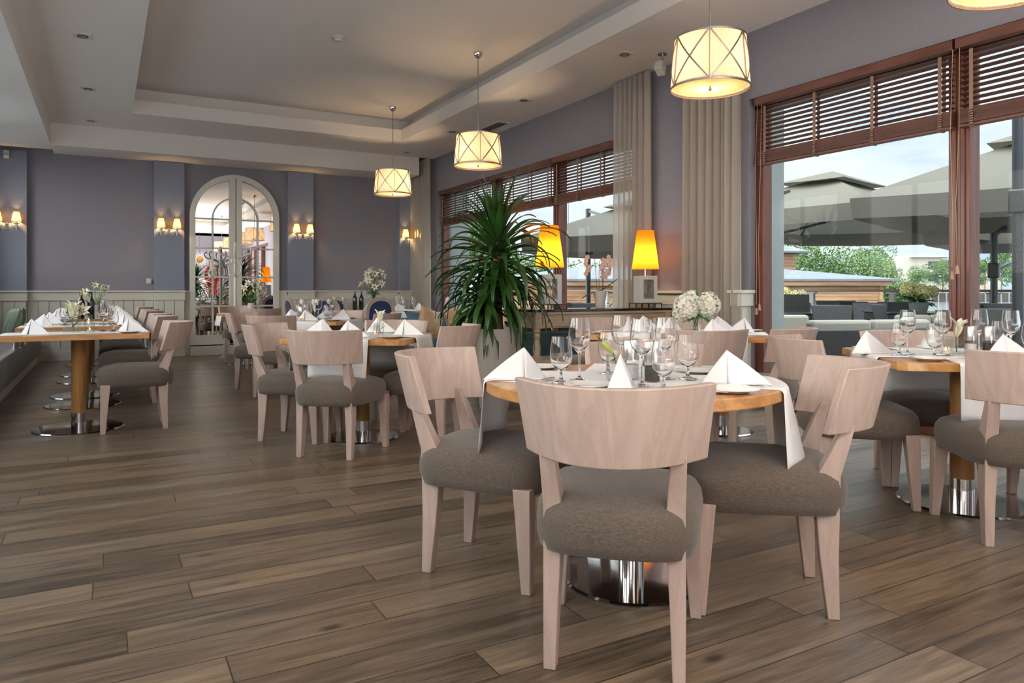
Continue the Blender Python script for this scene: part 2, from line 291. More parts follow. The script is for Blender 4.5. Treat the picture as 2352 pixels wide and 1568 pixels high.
# ------------------------------------------------------------------ mesh building
class MB:
    def __init__(s): s.v = []; s.f = []
    def add(s, vs, fs):
        o = len(s.v); s.v += [tuple(p) for p in vs]; s.f += [tuple(i+o for i in f) for f in fs]; return s
    def box(s, c, d, rz=0., rx=0., ry=0.):
        R = Matrix.Rotation(rz, 3, 'Z') @ Matrix.Rotation(ry, 3, 'Y') @ Matrix.Rotation(rx, 3, 'X')
        vs = [Vector(c) + R @ Vector((x*d[0]/2, y*d[1]/2, z*d[2]/2)) for x in (-1, 1) for y in (-1, 1) for z in (-1, 1)]
        return s.add(vs, [(0, 1, 3, 2), (4, 6, 7, 5), (0, 4, 5, 1), (2, 3, 7, 6), (0, 2, 6, 4), (1, 5, 7, 3)])
    def bar(s, a, b, wd, ht=None, up=(0, 0, 1)):
        a = Vector(a); b = Vector(b); t = (b-a).normalized(); u = Vector(up)
        sd_ = t.cross(u)
        if sd_.length < 1e-4: sd_ = t.cross(Vector((1, 0, 0)))
        sd_.normalize(); u = sd_.cross(t); ht = ht or wd
        vs = [p + sd_*i*wd/2 + u*j*ht/2 for p in (a, b) for i, j in ((-1, -1), (1, -1), (1, 1), (-1, 1))]
        return s.add(vs, [(0, 1, 2, 3), (7, 6, 5, 4), (0, 4, 5, 1), (1, 5, 6, 2), (2, 6, 7, 3), (3, 7, 4, 0)])
    def loft(s, rings, cap=True, closed=True):
        n = len(rings[0]); o = len(s.v)
        for r in rings: s.v += [tuple(p) for p in r]
        for k in range(len(rings)-1):
            for i in range(n if closed else n-1):
                j = (i+1) % n
                s.f.append((o+k*n+i, o+k*n+j, o+(k+1)*n+j, o+(k+1)*n+i))
        if cap:
            s.f.append(tuple(o+i for i in range(n))[::-1]); s.f.append(tuple(o+(len(rings)-1)*n+i for i in range(n)))
        return s
    def lathe(s, prof, c=(0, 0, 0), seg=24, cap=False, wob=None):
        rings = [[(c[0]+r*math.cos(2*PI*i/seg), c[1]+r*math.sin(2*PI*i/seg), c[2]+z) for i in range(seg)] for r, z in prof]
        return s.loft(rings, cap)
    def cyl(s, c, r, h, seg=20, r2=None):
        return s.lathe([(r, 0), (r if r2 is None else r2, h)], c, seg, True)
    def tube(s, pts, r, seg=8, cap=True):
        pts = [Vector(p) for p in pts]; rings = []; pu = None
        for i, p in enumerate(pts):
            t = (pts[min(i+1, len(pts)-1)] - pts[max(i-1, 0)]).normalized()
            if pu is None: pu = Vector((0, 0, 1)) if abs(t.z) < .9 else Vector((1, 0, 0))
            a = t.cross(pu).normalized(); b = a.cross(t).normalized(); pu = b
            rr = r[i] if isinstance(r, (list, tuple)) else r
            rings.append([p + a*rr*math.cos(2*PI*k/seg) + b*rr*math.sin(2*PI*k/seg) for k in range(seg)])
        return s.loft(rings, cap)
    def grid(s, fn, nu, nv):
        o = len(s.v)
        for i in range(nu+1):
            for j in range(nv+1): s.v.append(tuple(fn(i/nu, j/nv)))
        for i in range(nu):
            for j in range(nv):
                a = o+i*(nv+1)+j; s.f.append((a, a+nv+1, a+nv+2, a+1))
        return s
    def prism(s, outl, z0, z1):
        n = len(outl)
        return s.loft([[(x, y, z0) for x, y in outl], [(x, y, z1) for x, y in outl]])
    def ball(s, c, r, seg=12, rings=8, sc=(1, 1, 1)):
        pr = [(max(1e-4, math.sin(PI*k/rings)), -math.cos(PI*k/rings)) for k in range(rings+1)]
        rg = [[(c[0]+a*r*sc[0]*math.cos(2*PI*i/seg), c[1]+a*r*sc[1]*math.sin(2*PI*i/seg), c[2]+b*r*sc[2]) for i in range(seg)] for a, b in pr]
        return s.loft(rg)
    def xf(s, mtx, start=0):
        s.v[start:] = [tuple(mtx @ Vector(p)) for p in s.v[start:]]; return s
    def mesh(s, name):
        me = bpy.data.meshes.new(name); me.from_pydata(s.v, [], s.f); me.update(); return me
    def build(s, name, m, parent=None, smooth=True, bevel=0., ang=35, subsurf=0, solid=0., fix=True):
        me = s.mesh(name)
        if fix:
            bm = bmesh.new(); bm.from_mesh(me); bmesh.ops.recalc_face_normals(bm, faces=bm.faces); bm.to_mesh(me); bm.free()
        if smooth:
            me.polygons.foreach_set('use_smooth', [True]*len(me.polygons))
            me.set_sharp_from_angle(angle=math.radians(ang))
        me.materials.append(M[m] if isinstance(m, str) else m)
        o = bpy.data.objects.new(name, me); COL.objects.link(o)
        if parent: o.parent = parent
        if solid: md = o.modifiers.new('solid', 'SOLIDIFY'); md.thickness = solid; md.offset = 0
        if subsurf: md = o.modifiers.new('sub', 'SUBSURF'); md.levels = subsurf; md.render_levels = subsurf
        if bevel: md = o.modifiers.new('bev', 'BEVEL'); md.width = bevel; md.segments = 2; md.limit_method = 'ANGLE'; md.angle_limit = math.radians(40)
        return o
def tag(o, label=None, cat=None, group=None, kind=None):
    if label: o['label'] = label
    if cat: o['category'] = cat
    if group: o['group'] = group
    if kind: o['kind'] = kind
    return o
def struct(o): o['kind'] = 'structure'; return o
def thing(name, label, cat, loc=(0, 0, 0), rz=0., group=None):
    o = bpy.data.objects.new(name, None); COL.objects.link(o); o.empty_display_size = .05
    o.location = loc; o.rotation_euler = (0, 0, rz)
    return tag(o, label, cat, group)
KIDS = {}
def kids(o): return [c for c in bpy.data.objects if c.parent == o]
def copy_tree(o, parent=None):
    c = o.copy(); COL.objects.link(c)
    if parent: c.parent = parent
    key = o.name
    if key not in KIDS: KIDS[key] = kids(o)
    for ch in KIDS[key]: copy_tree(ch, c)
    return c
PROTO = {}
def inst(key, maker, loc, rz=0., label=None, group=None, scale=None):
    """first call builds the thing, later calls copy it and its parts"""
    if key not in PROTO:
        o = maker(); PROTO[key] = o
    else:
        o = copy_tree(PROTO[key])
    o.location = loc; o.rotation_euler = (0, 0, rz)
    if scale: o.scale = (scale,)*3
    if label: o['label'] = label
    if group: o['group'] = group
    elif 'group' in o: del o['group']
    return o
sY, cY = math.sin(YAW), math.cos(YAW)
def proj_x(o):
    x, y = o.location.x, o.location.y
    return 1176+1668*(x*cY-y*sY)/max(.1, x*sY+y*cY)
ORDN = ['leftmost', 'second from the left', 'third from the left', 'fourth from the left', 'fifth from the left', 'sixth from the left', 'seventh from the left', 'eighth from the left', 'ninth from the left', 'tenth from the left']
NUM = ['zero', 'one', 'two', 'three', 'four', 'five', 'six', 'seven', 'eight', 'nine', 'ten', 'eleven', 'twelve']
def ordinal(objs, text, group):
    """names each of several look-alikes by its place in the row, seen from the camera"""
    objs = sorted(objs, key=proj_x); n = len(objs)
    for i, o in enumerate(objs):
        if n == 1: o['label'] = text; continue
        q = 'rightmost' if i == n-1 else ORDN[i]
        if n == 2: q = ('left', 'right')[i]
        o['label'] = f'{text}, {q} of the {NUM[n]}' if n > 2 else f'{text}, {q} one of the two'
        o['group'] = group
def lamp_light(kind, loc, energy, col, **kw):
    d = bpy.data.lights.new('lamp_light', kind); d.energy = energy; d.color = col
    for k, v in kw.items(): setattr(d, k, v)
    o = bpy.data.objects.new('lamp_light', d); COL.objects.link(o); o.location = loc
    return o
# ================================================================== ROOM
struct(MB().box((1.95, 3.1, -.05), (7.3, 20.4, .1)).build('floor', 'floor', smooth=False))
# ceiling: high tray, lower border with lip, lowest soffit along the back and left
c = MB()
c.box((1.9, 3, 3.97), (8, 21, .14))
struct(c.build('ceiling', 'ceiling', smooth=False))
c = MB()
X0, X1, Y0, Y1 = .33, 4.22, -5.2, 11.22
def ring(m, xa, xb, ya, yb, Xa, Xb, Ya, Yb, z0, z1):
    m.box(((Xa+xa)/2, (Ya+Yb)/2, (z0+z1)/2), (xa-Xa, Yb-Ya, z1-z0))
    m.box(((Xb+xb)/2, (Ya+Yb)/2, (z0+z1)/2), (Xb-xb, Yb-Ya, z1-z0))
    m.box(((xa+xb)/2, (Yb+yb)/2, (z0+z1)/2), (xb-xa, Yb-yb, z1-z0))
    m.box(((xa+xb)/2, (Ya+ya)/2, (z0+z1)/2), (xb-xa, ya-Ya, z1-z0))
ring(c, X0, X1, Y0, Y1, -.68, 5.32, -6.9, 12.42, 3.51, 3.70)
ring(c, X0-.22, X1+.22, Y0-.22, Y1+.22, -.68, 5.32, -6.9, 12.42, 3.70, 3.90)
struct(c.build('trim_1', 'ceiling', smooth=False))
c = MB()
c.box((-1.17, 2.9, 3.55), (.98, 19.9, .72)); c.box((2.17, 12.86, 3.55), (5.7, .88, .72))
struct(c.build('trim_2', 'ceiling', smooth=False))
# walls
struct(MB().box((1.9, 13.3, 1.9), (7.2, .2, 4.0)).build('wall_back', 'wall', smooth=False))
c = MB()       # left wall, out of view; window band added to let the boosted sky in
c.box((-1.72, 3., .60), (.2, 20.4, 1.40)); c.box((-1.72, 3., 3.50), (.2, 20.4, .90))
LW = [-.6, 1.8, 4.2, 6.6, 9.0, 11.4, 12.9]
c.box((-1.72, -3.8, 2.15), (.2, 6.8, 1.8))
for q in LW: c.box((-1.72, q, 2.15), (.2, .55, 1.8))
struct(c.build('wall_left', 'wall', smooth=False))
wl = thing('window_added_left', None, None, (-1.76, 6, 0)); struct(wl)
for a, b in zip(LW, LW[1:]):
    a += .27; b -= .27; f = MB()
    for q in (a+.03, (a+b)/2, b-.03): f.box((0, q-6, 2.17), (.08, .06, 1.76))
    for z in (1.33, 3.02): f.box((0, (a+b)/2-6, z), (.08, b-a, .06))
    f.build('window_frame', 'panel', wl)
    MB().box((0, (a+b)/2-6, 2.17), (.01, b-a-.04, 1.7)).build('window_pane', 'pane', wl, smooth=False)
c = MB()
WX0, WX1 = 5.3, 5.58
def wseg(ya, yb, z0, z1): c.box(((WX0+WX1)/2, (ya+yb)/2, (z0+z1)/2), (WX1-WX0, yb-ya, z1-z0))
wseg(12.22, 13.25, 0, 3.9); wseg(4.88, 6.62, 0, 3.9); wseg(-1.6, -.7, 0, 3.9); wseg(-7, -6.6, 0, 3.9)
for a, b in ((6.62, 12.22), (-.7, 4.88), (-6.6, -1.6)): wseg(a, b, 2.88, 3.9)
struct(c.build('wall_right', 'wall', smooth=False))
c = MB()      # rear wall behind the camera, tall glazing added to let sky light in
for a, b in ((-1.7, -1.2), (1.2, 5.5)): c.box(((a+b)/2, -7., 1.95), (b-a, .2, 3.9))
c.box((1.9, -7, 3.65), (7., .2, .5))
struct(c.build('wall_rear', 'wall', smooth=False))
# piers on the back wall
PIERS = [(-1.62, -1.02), (.70, 1.15), (2.82, 3.27), (4.90, 5.30)]
c = MB()
for a, b in PIERS: c.box(((a+b)/2, 13.15, 2.13), (b-a, .1, 2.1))
struct(c.build('trim_3', 'pier', smooth=False))
# cream wainscot on the back wall
def wainscot(m, xa, xb, yf, cap=.02):
    """boards facing -Y with their face at yf"""
    m.box(((xa+xb)/2, (yf+13.2)/2, .50), (xb-xa, 13.2-yf, 1.0))
    n = max(1, round((xb-xa)/.148)); wd = (xb-xa)/n
    for i in range(n): m.box((xa+wd*(i+.5), yf-.007, .54), (wd-.016, .014, .80))
    m.box(((xa+xb)/2, yf-.012, .07), (xb-xa+.02, .03, .14)); m.box(((xa+xb)/2, yf-.008, .155), (xb-xa+.01, .02, .03))
    m.box(((xa+xb)/2, yf-.012, .995), (xb-xa+.02, .03, .12)); m.box(((xa+xb)/2, yf-.018, .935), (xb-xa+.03, .03, .02))
    m.box(((xa+xb)/2, (yf-.02+13.2)/2-cap/2, 1.067), (xb-xa+.05, 13.2-yf+.04+cap, .026))
c = MB()
for a, b in ((-1.02, .70), (3.27, 4.90)): wainscot(c, a, b, 13.165)
for a, b in ((1.15, 1.235), (2.68, 2.82)): c.box(((a+b)/2, 13.18, .54), (b-a, .05, 1.08))
for a, b in PIERS: wainscot(c, a, b, 13.07)
c.box((1.955, 13.12, .075), (1.44, .16, .15))
struct(c.build('baseboard_back', 'panel', smooth=False, bevel=.003))
# chair rail and panel on the pier between the windows
c = MB()
c.box((5.285, 5.75, .53), (.03, 1.74, 1.0)); c.box((5.27, 5.75, 1.065), (.07, 1.76, .03)); c.box((5.28, 5.75, .98), (.05, 1.75, .10)); c.box((5.275, 5.75, .07), (.05, 1.75, .14))
for yy in (5.1, 5.42, 5.75, 6.07, 6.4): c.box((5.275, yy, .54), (.02, .03, .78))
c.box((5.27, 4.93, .54), (.12, .10, 1.02)); c.box((5.26, 4.93, 1.0), (.16, .14, .13)); c.box((5.25, 4.93, 1.07), (.20, .17, .03))
struct(c.build('baseboard_right', 'panel', smooth=False, bevel=.003))
# ---------------------------------------------------------------- windows
def window(name, ya, yb, mull):
    """mull: positions of the upright posts"""
    w0 = thing(name, None, None, (5.44, (ya+yb)/2, 0)); struct(w0)
    yc = (ya+yb)/2
    f = MB()
    f.box((0, ya+.05-yc, 1.44), (.12, .10, 2.88)); f.box((0, yb-.05-yc, 1.44), (.12, .10, 2.88))
    f.box((0, 0, 2.83), (.12, yb-ya, .10)); f.box((0, 0, .09), (.14, yb-ya, .18))
    f.build('window_frame', 'mahogany', w0, bevel=.006)
    edges = [ya+.10] + [q for m_ in mull for q in (m_-.075, m_+.075)] + [yb-.10]
    for q in mull:
        p = MB().box((0, q-yc, 1.48), (.13, .15, 2.62)); p.box((-.07, q-yc-.03, 1.48), (.02, .03, 2.62)); p.box((-.07, q-yc+.03, 1.48), (.02, .03, 2.62))
        p.build('mullion', 'mahogany', w0, bevel=.005)
    for i in range(0, len(edges), 2):
        a, b = edges[i], edges[i+1]
        MB().box((0, (a+b)/2-yc, 1.48), (.012, b-a+.01, 2.64)).build('window_pane', 'pane', w0, smooth=False)
    return w0
window('window_1', -.7, 4.88, (1.12, 2.99))
window('window_2', 6.62, 12.22, (8.35, 10.17))
window('window_3', -6.6, -1.6, (-4.9, -3.3))
wr = thing('window_added_rear', None, None, (0, -7, 0)); struct(wr)  # unseen rear window, added to admit sky light
for a, b in ((-1.2, 1.2),):
    f = MB()
    for q in (a+.04, (a+b)/2, b-.04): f.box((q, 0, 1.7), (.08, .1, 3.4))
    for q in (.1, 2.4, 3.36): f.box(((a+b)/2, 0, q), (b-a, .1, .08))
    f.build('window_frame', 'mahogany', wr)
    MB().box(((a+b)/2, 0, 1.7), (b-a-.1, .01, 3.3)).build('window_pane', 'pane', wr, smooth=False)
# ---------------------------------------------------------------- blinds
def blind(ya, yb, label, group, x=5.335):
    t = thing('venetian_blind', label, 'blind', (x, (ya+yb)/2, 0), 0, group)
    yc = (ya+yb)/2; Lh = yb-ya
    MB().box((-.015, 0, 2.835), (.075, Lh, .075)).build('headrail', 'blind', t, bevel=.004)
    s = MB()
    for k in range(10): s.box((0, 0, 2.765-k*.041), (.048, Lh-.03, .0035), ry=math.radians(12))
    s.build('slats', 'blind', t, smooth=False)
    s = MB()
    for k in range(20): s.box((random.uniform(-.002, .002), 0, 2.368-k*.0052), (.05, Lh-.03, .0036))
    s.build('slat_stack', 'blind', t, smooth=False)
    MB().box((0, 0, 2.25), (.056, Lh-.03, .022)).build('bottom_rail', 'blind', t, bevel=.004)
    n = max(2, round(Lh/.42))
    for k in range(n):
        y = -Lh/2+.1+(Lh-.2)*k/(n-1)
        b = MB(); b.box((-.028, y, 2.57), (.003, .026, .42)); b.box((.028, y, 2.57), (.003, .026, .42))
        for q in range(7): b.tube([(-.03, y-.012, 2.36-q*.017), (-.042-.004*(q % 2), y+.0, 2.353-q*.017), (-.03, y+.012, 2.346-q*.017)], .006, 5)
        b.box((-.005, y, 2.236), (.06, .02, .006))
        b.build('ladder_tape', 'tape', t)
    return t
blind(2.99, 4.80, 'dark wooden slatted blind across the left pane of the near window', 'blinds on the near window')
blind(1.12, 2.97, 'dark wooden slatted blind at the right edge, right of the thick post', 'blinds on the near window')
blind(-.6, 1.10, 'dark wooden slatted blind on the pane beside the camera', 'blinds on the near window')
blind(10.17, 12.12, 'dark wooden slatted blind on the left pane of the far window, left of the yucca', 'blinds on the far window')
blind(8.35, 10.15, 'dark wooden slatted blind behind the yucca tips, middle pane of the far window', 'blinds on the far window')
blind(6.64, 8.33, 'dark wooden slatted blind partly behind a sheer curtain, right pane of the far window', 'blinds on the far window')
# pull cords
def cordset(y, zb, label, dx=.0):
    t = thing('blind_cord', label, 'cord', (5.265, y, 0))
    m = MB()
    for q in (-.012, .012): m.tube([(0.02, q*2, 2.80), (.0, q*2.5, 2.2), (-.005, q, (2.2+zb)/2), (0, q*1.5, zb+.05)], .0022, 5)
    m.build('pull_cord', 'cord', t)
    for k, q in enumerate((-.018, .018)):
        MB().lathe([(.003, .06), (.008, .05), (.014, .0), (.011, -.004)], (0, q, zb-.04*k), 10, True).build('wooden_tassel', 'cord', t)
cordset(2.96, 1.20, 'tan blind cords with wooden tassels hanging in front of the thick window post')
cordset(4.74, .9, 'thin blind cords hanging at the left edge of the near window')
# ---------------------------------------------------------------- curtains
def curtain(ya, yb, ztop, label, material, folds, x=5.20, amp=.045, group='floor length curtains'):
    n = folds*8
    ph = [random.uniform(-.5, .5) for _ in range(folds+2)]
    def fn(u, v):
        y = ya+(yb-ya)*u; a = u*folds
        k = int(a); ps = ph[k]*(1-(a-k))+ph[k+1]*(a-k)
        am = amp*(.55+.45*v)
        return (x + am*math.sin(2*PI*a+ps), y+.012*math.sin(4*PI*a+ps)*(1-u)*u*4, ztop+(0.02-ztop)*v)
    o = MB().grid(fn, n, 14).build('curtain', material, ang=80, fix=False)
    return tag(o, label, 'curtain', group)
curtain(12.18, 13.08, 3.49, 'pale curtain in the far corner beside the last wall light', 'sheer', 7, x=5.13)
curtain(6.45, 6.82, 3.49, 'see-through sheer curtain overlapping the right end of the far window', 'sheer', 4)
curtain(6.18, 6.47, 3.49, 'beige curtain left of the bare wall strip, behind the right orange lamp', 'drape', 3)
curtain(5.02, 5.66, 3.49, 'wide beige curtain between the bare wall strip and the near window', 'drape', 6)
curtain(4.86, 5.06, 3.49, 'narrow sheer curtain at the left edge of the near window', 'sheer', 2, x=5.17)
# ---------------------------------------------------------------- arched mirror
def arch_pts(cx, r, zs, n=32): return [(cx+r*math.cos(PI-PI*i/n), zs+r*math.sin(PI*i/n)) for i in range(n+1)]
am = thing('arched_mirror', 'tall arched mirror made of two cream glazed door leaves on the back wall', 'mirror', (1.955, 13.2, 0))
def xzprism(m, outer, inner, y0, y1):
    rings = [[(x, y1, z) for x, z in outer], [(x, y0, z) for x, z in outer], [(x, y0, z) for x, z in inner], [(x, y1, z) for x, z in inner]]
    m.loft(rings, cap=False, closed=False)
R1, ZS = .722, 2.33
f = MB()
xzprism(f, [(-R1, .17)]+arch_pts(0, R1, ZS)+[(R1, .17)], [(-R1+.088, .17)]+arch_pts(0, R1-.088, ZS-.01)+[(R1-.088, .17)], -.085, 0)
f.box((-.052, -.043, (.17+3.0)/2), (.10, .085, 2.82)); f.box((.052, -.043, (.17+3.0)/2), (.10, .085, 2.82))
f.box((0, -.043, .25), (1.30, .085, .16))
DF = f.build('door_frame', 'panel', am, ang=30, bevel=.004)
g = MB(); g.box((0, -.088, 1.6), (.006, .004, 2.8)); g.build('centre_joint', 'dark', DF)
g = MB()
for sx in (-1, 1):
    for z in (.816, 1.308, 1.796, 2.288): g.box((sx*.37, -.062, z), (.54, .03, .026))
    g.box((sx*.364, -.062, 1.30), (.026, .03, 2.0))
xzprism(g, arch_pts(0, .377, 2.29), arch_pts(0, .351, 2.29), -.077, -.047)
g.build('glazing_bars', 'panel', DF, ang=30, bevel=.002)
g = MB(); pts = [(-.66, .25)]+arch_pts(0, .66, ZS)+[(.66, .25)]
g.add([(x, -.035, z) for x, z in pts], [tuple(range(len(pts)))])
g.build('mirror_pane', 'mirror', am, smooth=False, fix=False)
# ---------------------------------------------------------------- small wall and ceiling fittings
o = MB().box((.628, 13.155, 1.235), (.075, .014, .085)).box((.628, 13.146, 1.235), (.05, .008, .055)).build('light_switch', 'plastic', bevel=.003)
tag(o, 'small white light switch just above the wainscot left of the arched mirror', 'switch')
o = MB().box((-1.27, 13.06, 3.10), (.075, .06, .12)).ball((-1.27, 13.03, 3.08), .03).build('motion_sensor', 'plastic', bevel=.008)
tag(o, 'cream motion sensor high on the back wall at the far left', 'sensor')
t = thing('smoke_detector', 'round white smoke detector on the high ceiling', 'smoke detector', (2.27, 7.99, 3.9))
MB().lathe([(.068, 0), (.068, -.018), (.055, -.022)], seg=24, cap=True).build('base', 'plastic', t)
MB().lathe([(.048, -.022), (.05, -.035), (.042, -.05), (.02, -.055)], seg=24, cap=True).build('sensor_head', 'plastic', t)
def downlight():
    t = thing('ceiling_spot', 'x', 'downlight')
    m = MB().box((0, 0, -.004), (.16, .16, .01)); m.build('square_trim', 'plastic', t, bevel=.002)
    MB().lathe([(.048, -.008), (.048, -.012), (.036, -.013), (.036, -.006)], seg=20).build('dark_ring', 'black', t)
    MB().lathe([(.035, -.0115), (.0, -.0125)], seg=18).build('spot_lens', 'brushed', t)
    return t
DL = []
for i, (x, y) in enumerate([(-.18, 8.04), (-.17, 10.11), (-.17, 12.0), (4.66, 5.94), (4.66, 8.0), (4.64, 10.13), (4.64, 12.05)]):
    DL.append(inst('downlight', downlight, (x, y, 3.51), 0, 'x', 'square ceiling spots'))
ordinal(DL[:3], 'square recessed spotlight in the left border of the ceiling', 'ceiling spots on the left border')
for o, q in zip(DL[:3], ('nearest', 'middle', 'farthest')): o['label'] = f'square recessed spotlight in the left border of the ceiling, {q} of the three'
for o, q in zip(DL[3:7], ('nearest, by the white projector spot', 'second nearest', 'beside the air grille', 'above the hanging lamp at the far end')):
    o['label'] = f'recessed spotlight in the right ceiling border, {q}'; o['group'] = 'ceiling spots on the right border'
t = thing('air_grille', 'long slotted air grille in the ceiling border above the far window', 'air vent', (5.02, 9.68, 3.51))
MB().box((0, 0, -.004), (.2, 1.0, .01)).build('grille_frame', 'plastic', t)
m = MB()
for k in range(3): m.box((-.05+.05*k, 0, -.0105), (.028, .92, .006))
m.build('slots', 'dark', t)
t = thing('spot_camera', 'small white projector spot on a ceiling bracket above the curtains', 'spotlight', (5.0, 5.75, 3.51))
MB().lathe([(.045, 0), (.045, -.012)], seg=16, cap=True).tube([(0, 0, -.01), (0, 0, -.09), (-.02, -.01, -.12)], .009, 8).build('bracket', 'nickel', t)
m = MB().box((-.05, -.02, -.16), (.13, .085, .10), rz=.5, ry=.45); m.build('housing', 'plastic', t, bevel=.01)
# ---------------------------------------------------------------- pendant lamps
def pendant():
    t = thing('pendant_lamp', 'x', 'pendant lamp')
    MB().lathe([(.003, -.075), (.022, -.072), (.045, -.045), (.055, -.018), (.055, 0)], seg=24, cap=True).build('ceiling_rose', 'steel', t)
    MB().cyl((0, 0, -1.36), .0065, 1.32, 8).build('rod', 'nickel', t)
    zt, zb, rt, rb = -.985, -1.345, .252, .282
    n = 144
    def fn(u, v):
        a = 2*PI*u; r = (rt+(rb-rt)*v)+(.0018 if int(round(u*n*2)) % 2 else -.0018)
        return (r*math.cos(a), r*math.sin(a), zt+(zb-zt)*v)
    SH = MB().grid(fn, n*2, 1).build('lamp_shade', 'shade_w', t, smooth=False, fix=False)
    m = MB()
    for z, r in ((zt, rt+.003), (zb, rb+.003)): m.lathe([(r-.003, -.006), (r+.003, -.006), (r+.003, .006), (r-.003, .006), (r-.003, -.006)], (0, 0, z), 48)
    for k in range(6):
        a0 = k*PI/3+.25
        for d in (-1, 0, 1):
            pts = []
            for q in range(13):
                v = q/12; a = a0+d*v*PI/3; r = rt+(rb-rt)*v+.005
                pts.append((r*math.cos(a), r*math.sin(a), zt+(zb-zt)*v))
            for p, q2 in zip(pts, pts[1:]): m.bar(p, q2, .005, .011)
    m.build('metal_lattice', 'nickel', SH)
    MB().lathe([(rb-.012, zb+.02), (.0, zb+.012)], seg=40).build('diffuser', 'diffuser', t)
    MB().ball((0, 0, zb-.004), .013).build('finial', 'nickel', t)
    m = MB()
    for k in range(3): m.bar((0, 0, zt+.01), (rt*math.cos(k*2*PI/3), rt*math.sin(k*2*PI/3), zt+.004), .005)
    m.build('shade_carrier', 'nickel', SH)
    l = lamp_light('POINT', (0.07, 0.03, -1.19), 8.5, (1, .72, .42), shadow_soft_size=.035); l.parent = t; l.name = 'bulb'
    return t
PD = []
PX = 3.86
for y, lb in ((10.62, 'white drum pendant lamp with crossed metal bands, farthest of the row'), (7.70, 'white drum pendant lamp with crossed metal bands, above the yucca'),
              (3.92, 'large white drum pendant lamp with crossed metal bands, in front of the curtains'), (1.88, 'white drum pendant lamp cut off by the top right corner'),
              (-.6, 'drum pendant lamp of the window row seen only in the arched mirror, nearer one'), (-2.9, 'drum pendant lamp of the window row seen only in the arched mirror, farther one')):
    o = inst('pendant', pendant, (PX, y, 3.9), random.uniform(0, 1), lb, 'drum pendant lamps along the windows'); PD.append(o)
for y, q in ((-.6, 'nearer'), (-2.9, 'farther')):
    inst('pendant', pendant, (.6, y, 3.9), .3, 'drum pendant lamp of the inner row seen only in the mirror, '+q+' one', 'drum pendant lamps along the windows')
# ---------------------------------------------------------------- wall lights
def sconce():
    t = thing('wall_lamp', 'x', 'wall lamp')
    m = MB().box((0, -.012, 0), (.085, .024, .085)); m.box((0, -.02, .05), (.03, .02, .03)); BP = m.build('back_plate', 'lampwhite', t, bevel=.004)
    m = MB().box((0, -.028, 0), (.052, .006, .052)); m.build('dark_inset', 'dark', BP)
    m = MB()
    for s in (-1, 1): m.bar((-.022, -.034, s*.022), (.022, -.034, -s*.022), .006, up=(0, 1, 0))
    m.build('metal_cross', 'brushed', BP)
    for s in (-1, 1):
        MB().box((s*.07, -.035, 0), (.10, .02, .026)).build('arm', 'lampwhite', t, bevel=.003)
        x, y = s*.118, -.062
        MB().lathe([(.006, -.062), (.014, -.02), (.019, .03), (.042, .042), (.042, .047), (.02, .047), (.018, .075), (.001, .075)], (x, y, 0), 18).build('candle_holder', 'lampwhite', t)
        MB().lathe([(.062, .072), (.038, .212)], (x, y, 0), 28).build('lamp_shade', 'shade_y', t, fix=False)
        l = lamp_light('POINT', (x, y, .125), 3.4, (1, .62, .25), shadow_soft_size=.015); l.parent = t; l.name = 'bulb'
    return t
for x, z, lb in ((-1.262, 2.04, 'at the left edge of the photo'), (.917, 2.035, 'left of the arched mirror'), (3.076, 2.04, 'right of the arched mirror'), (5.115, 2.03, 'beside the corner curtain')):
    inst('sconce', sconce, (x, 13.1, z), 0, 'twin wall lamp with two small yellow shades, '+lb, 'twin wall lamps on the back wall')
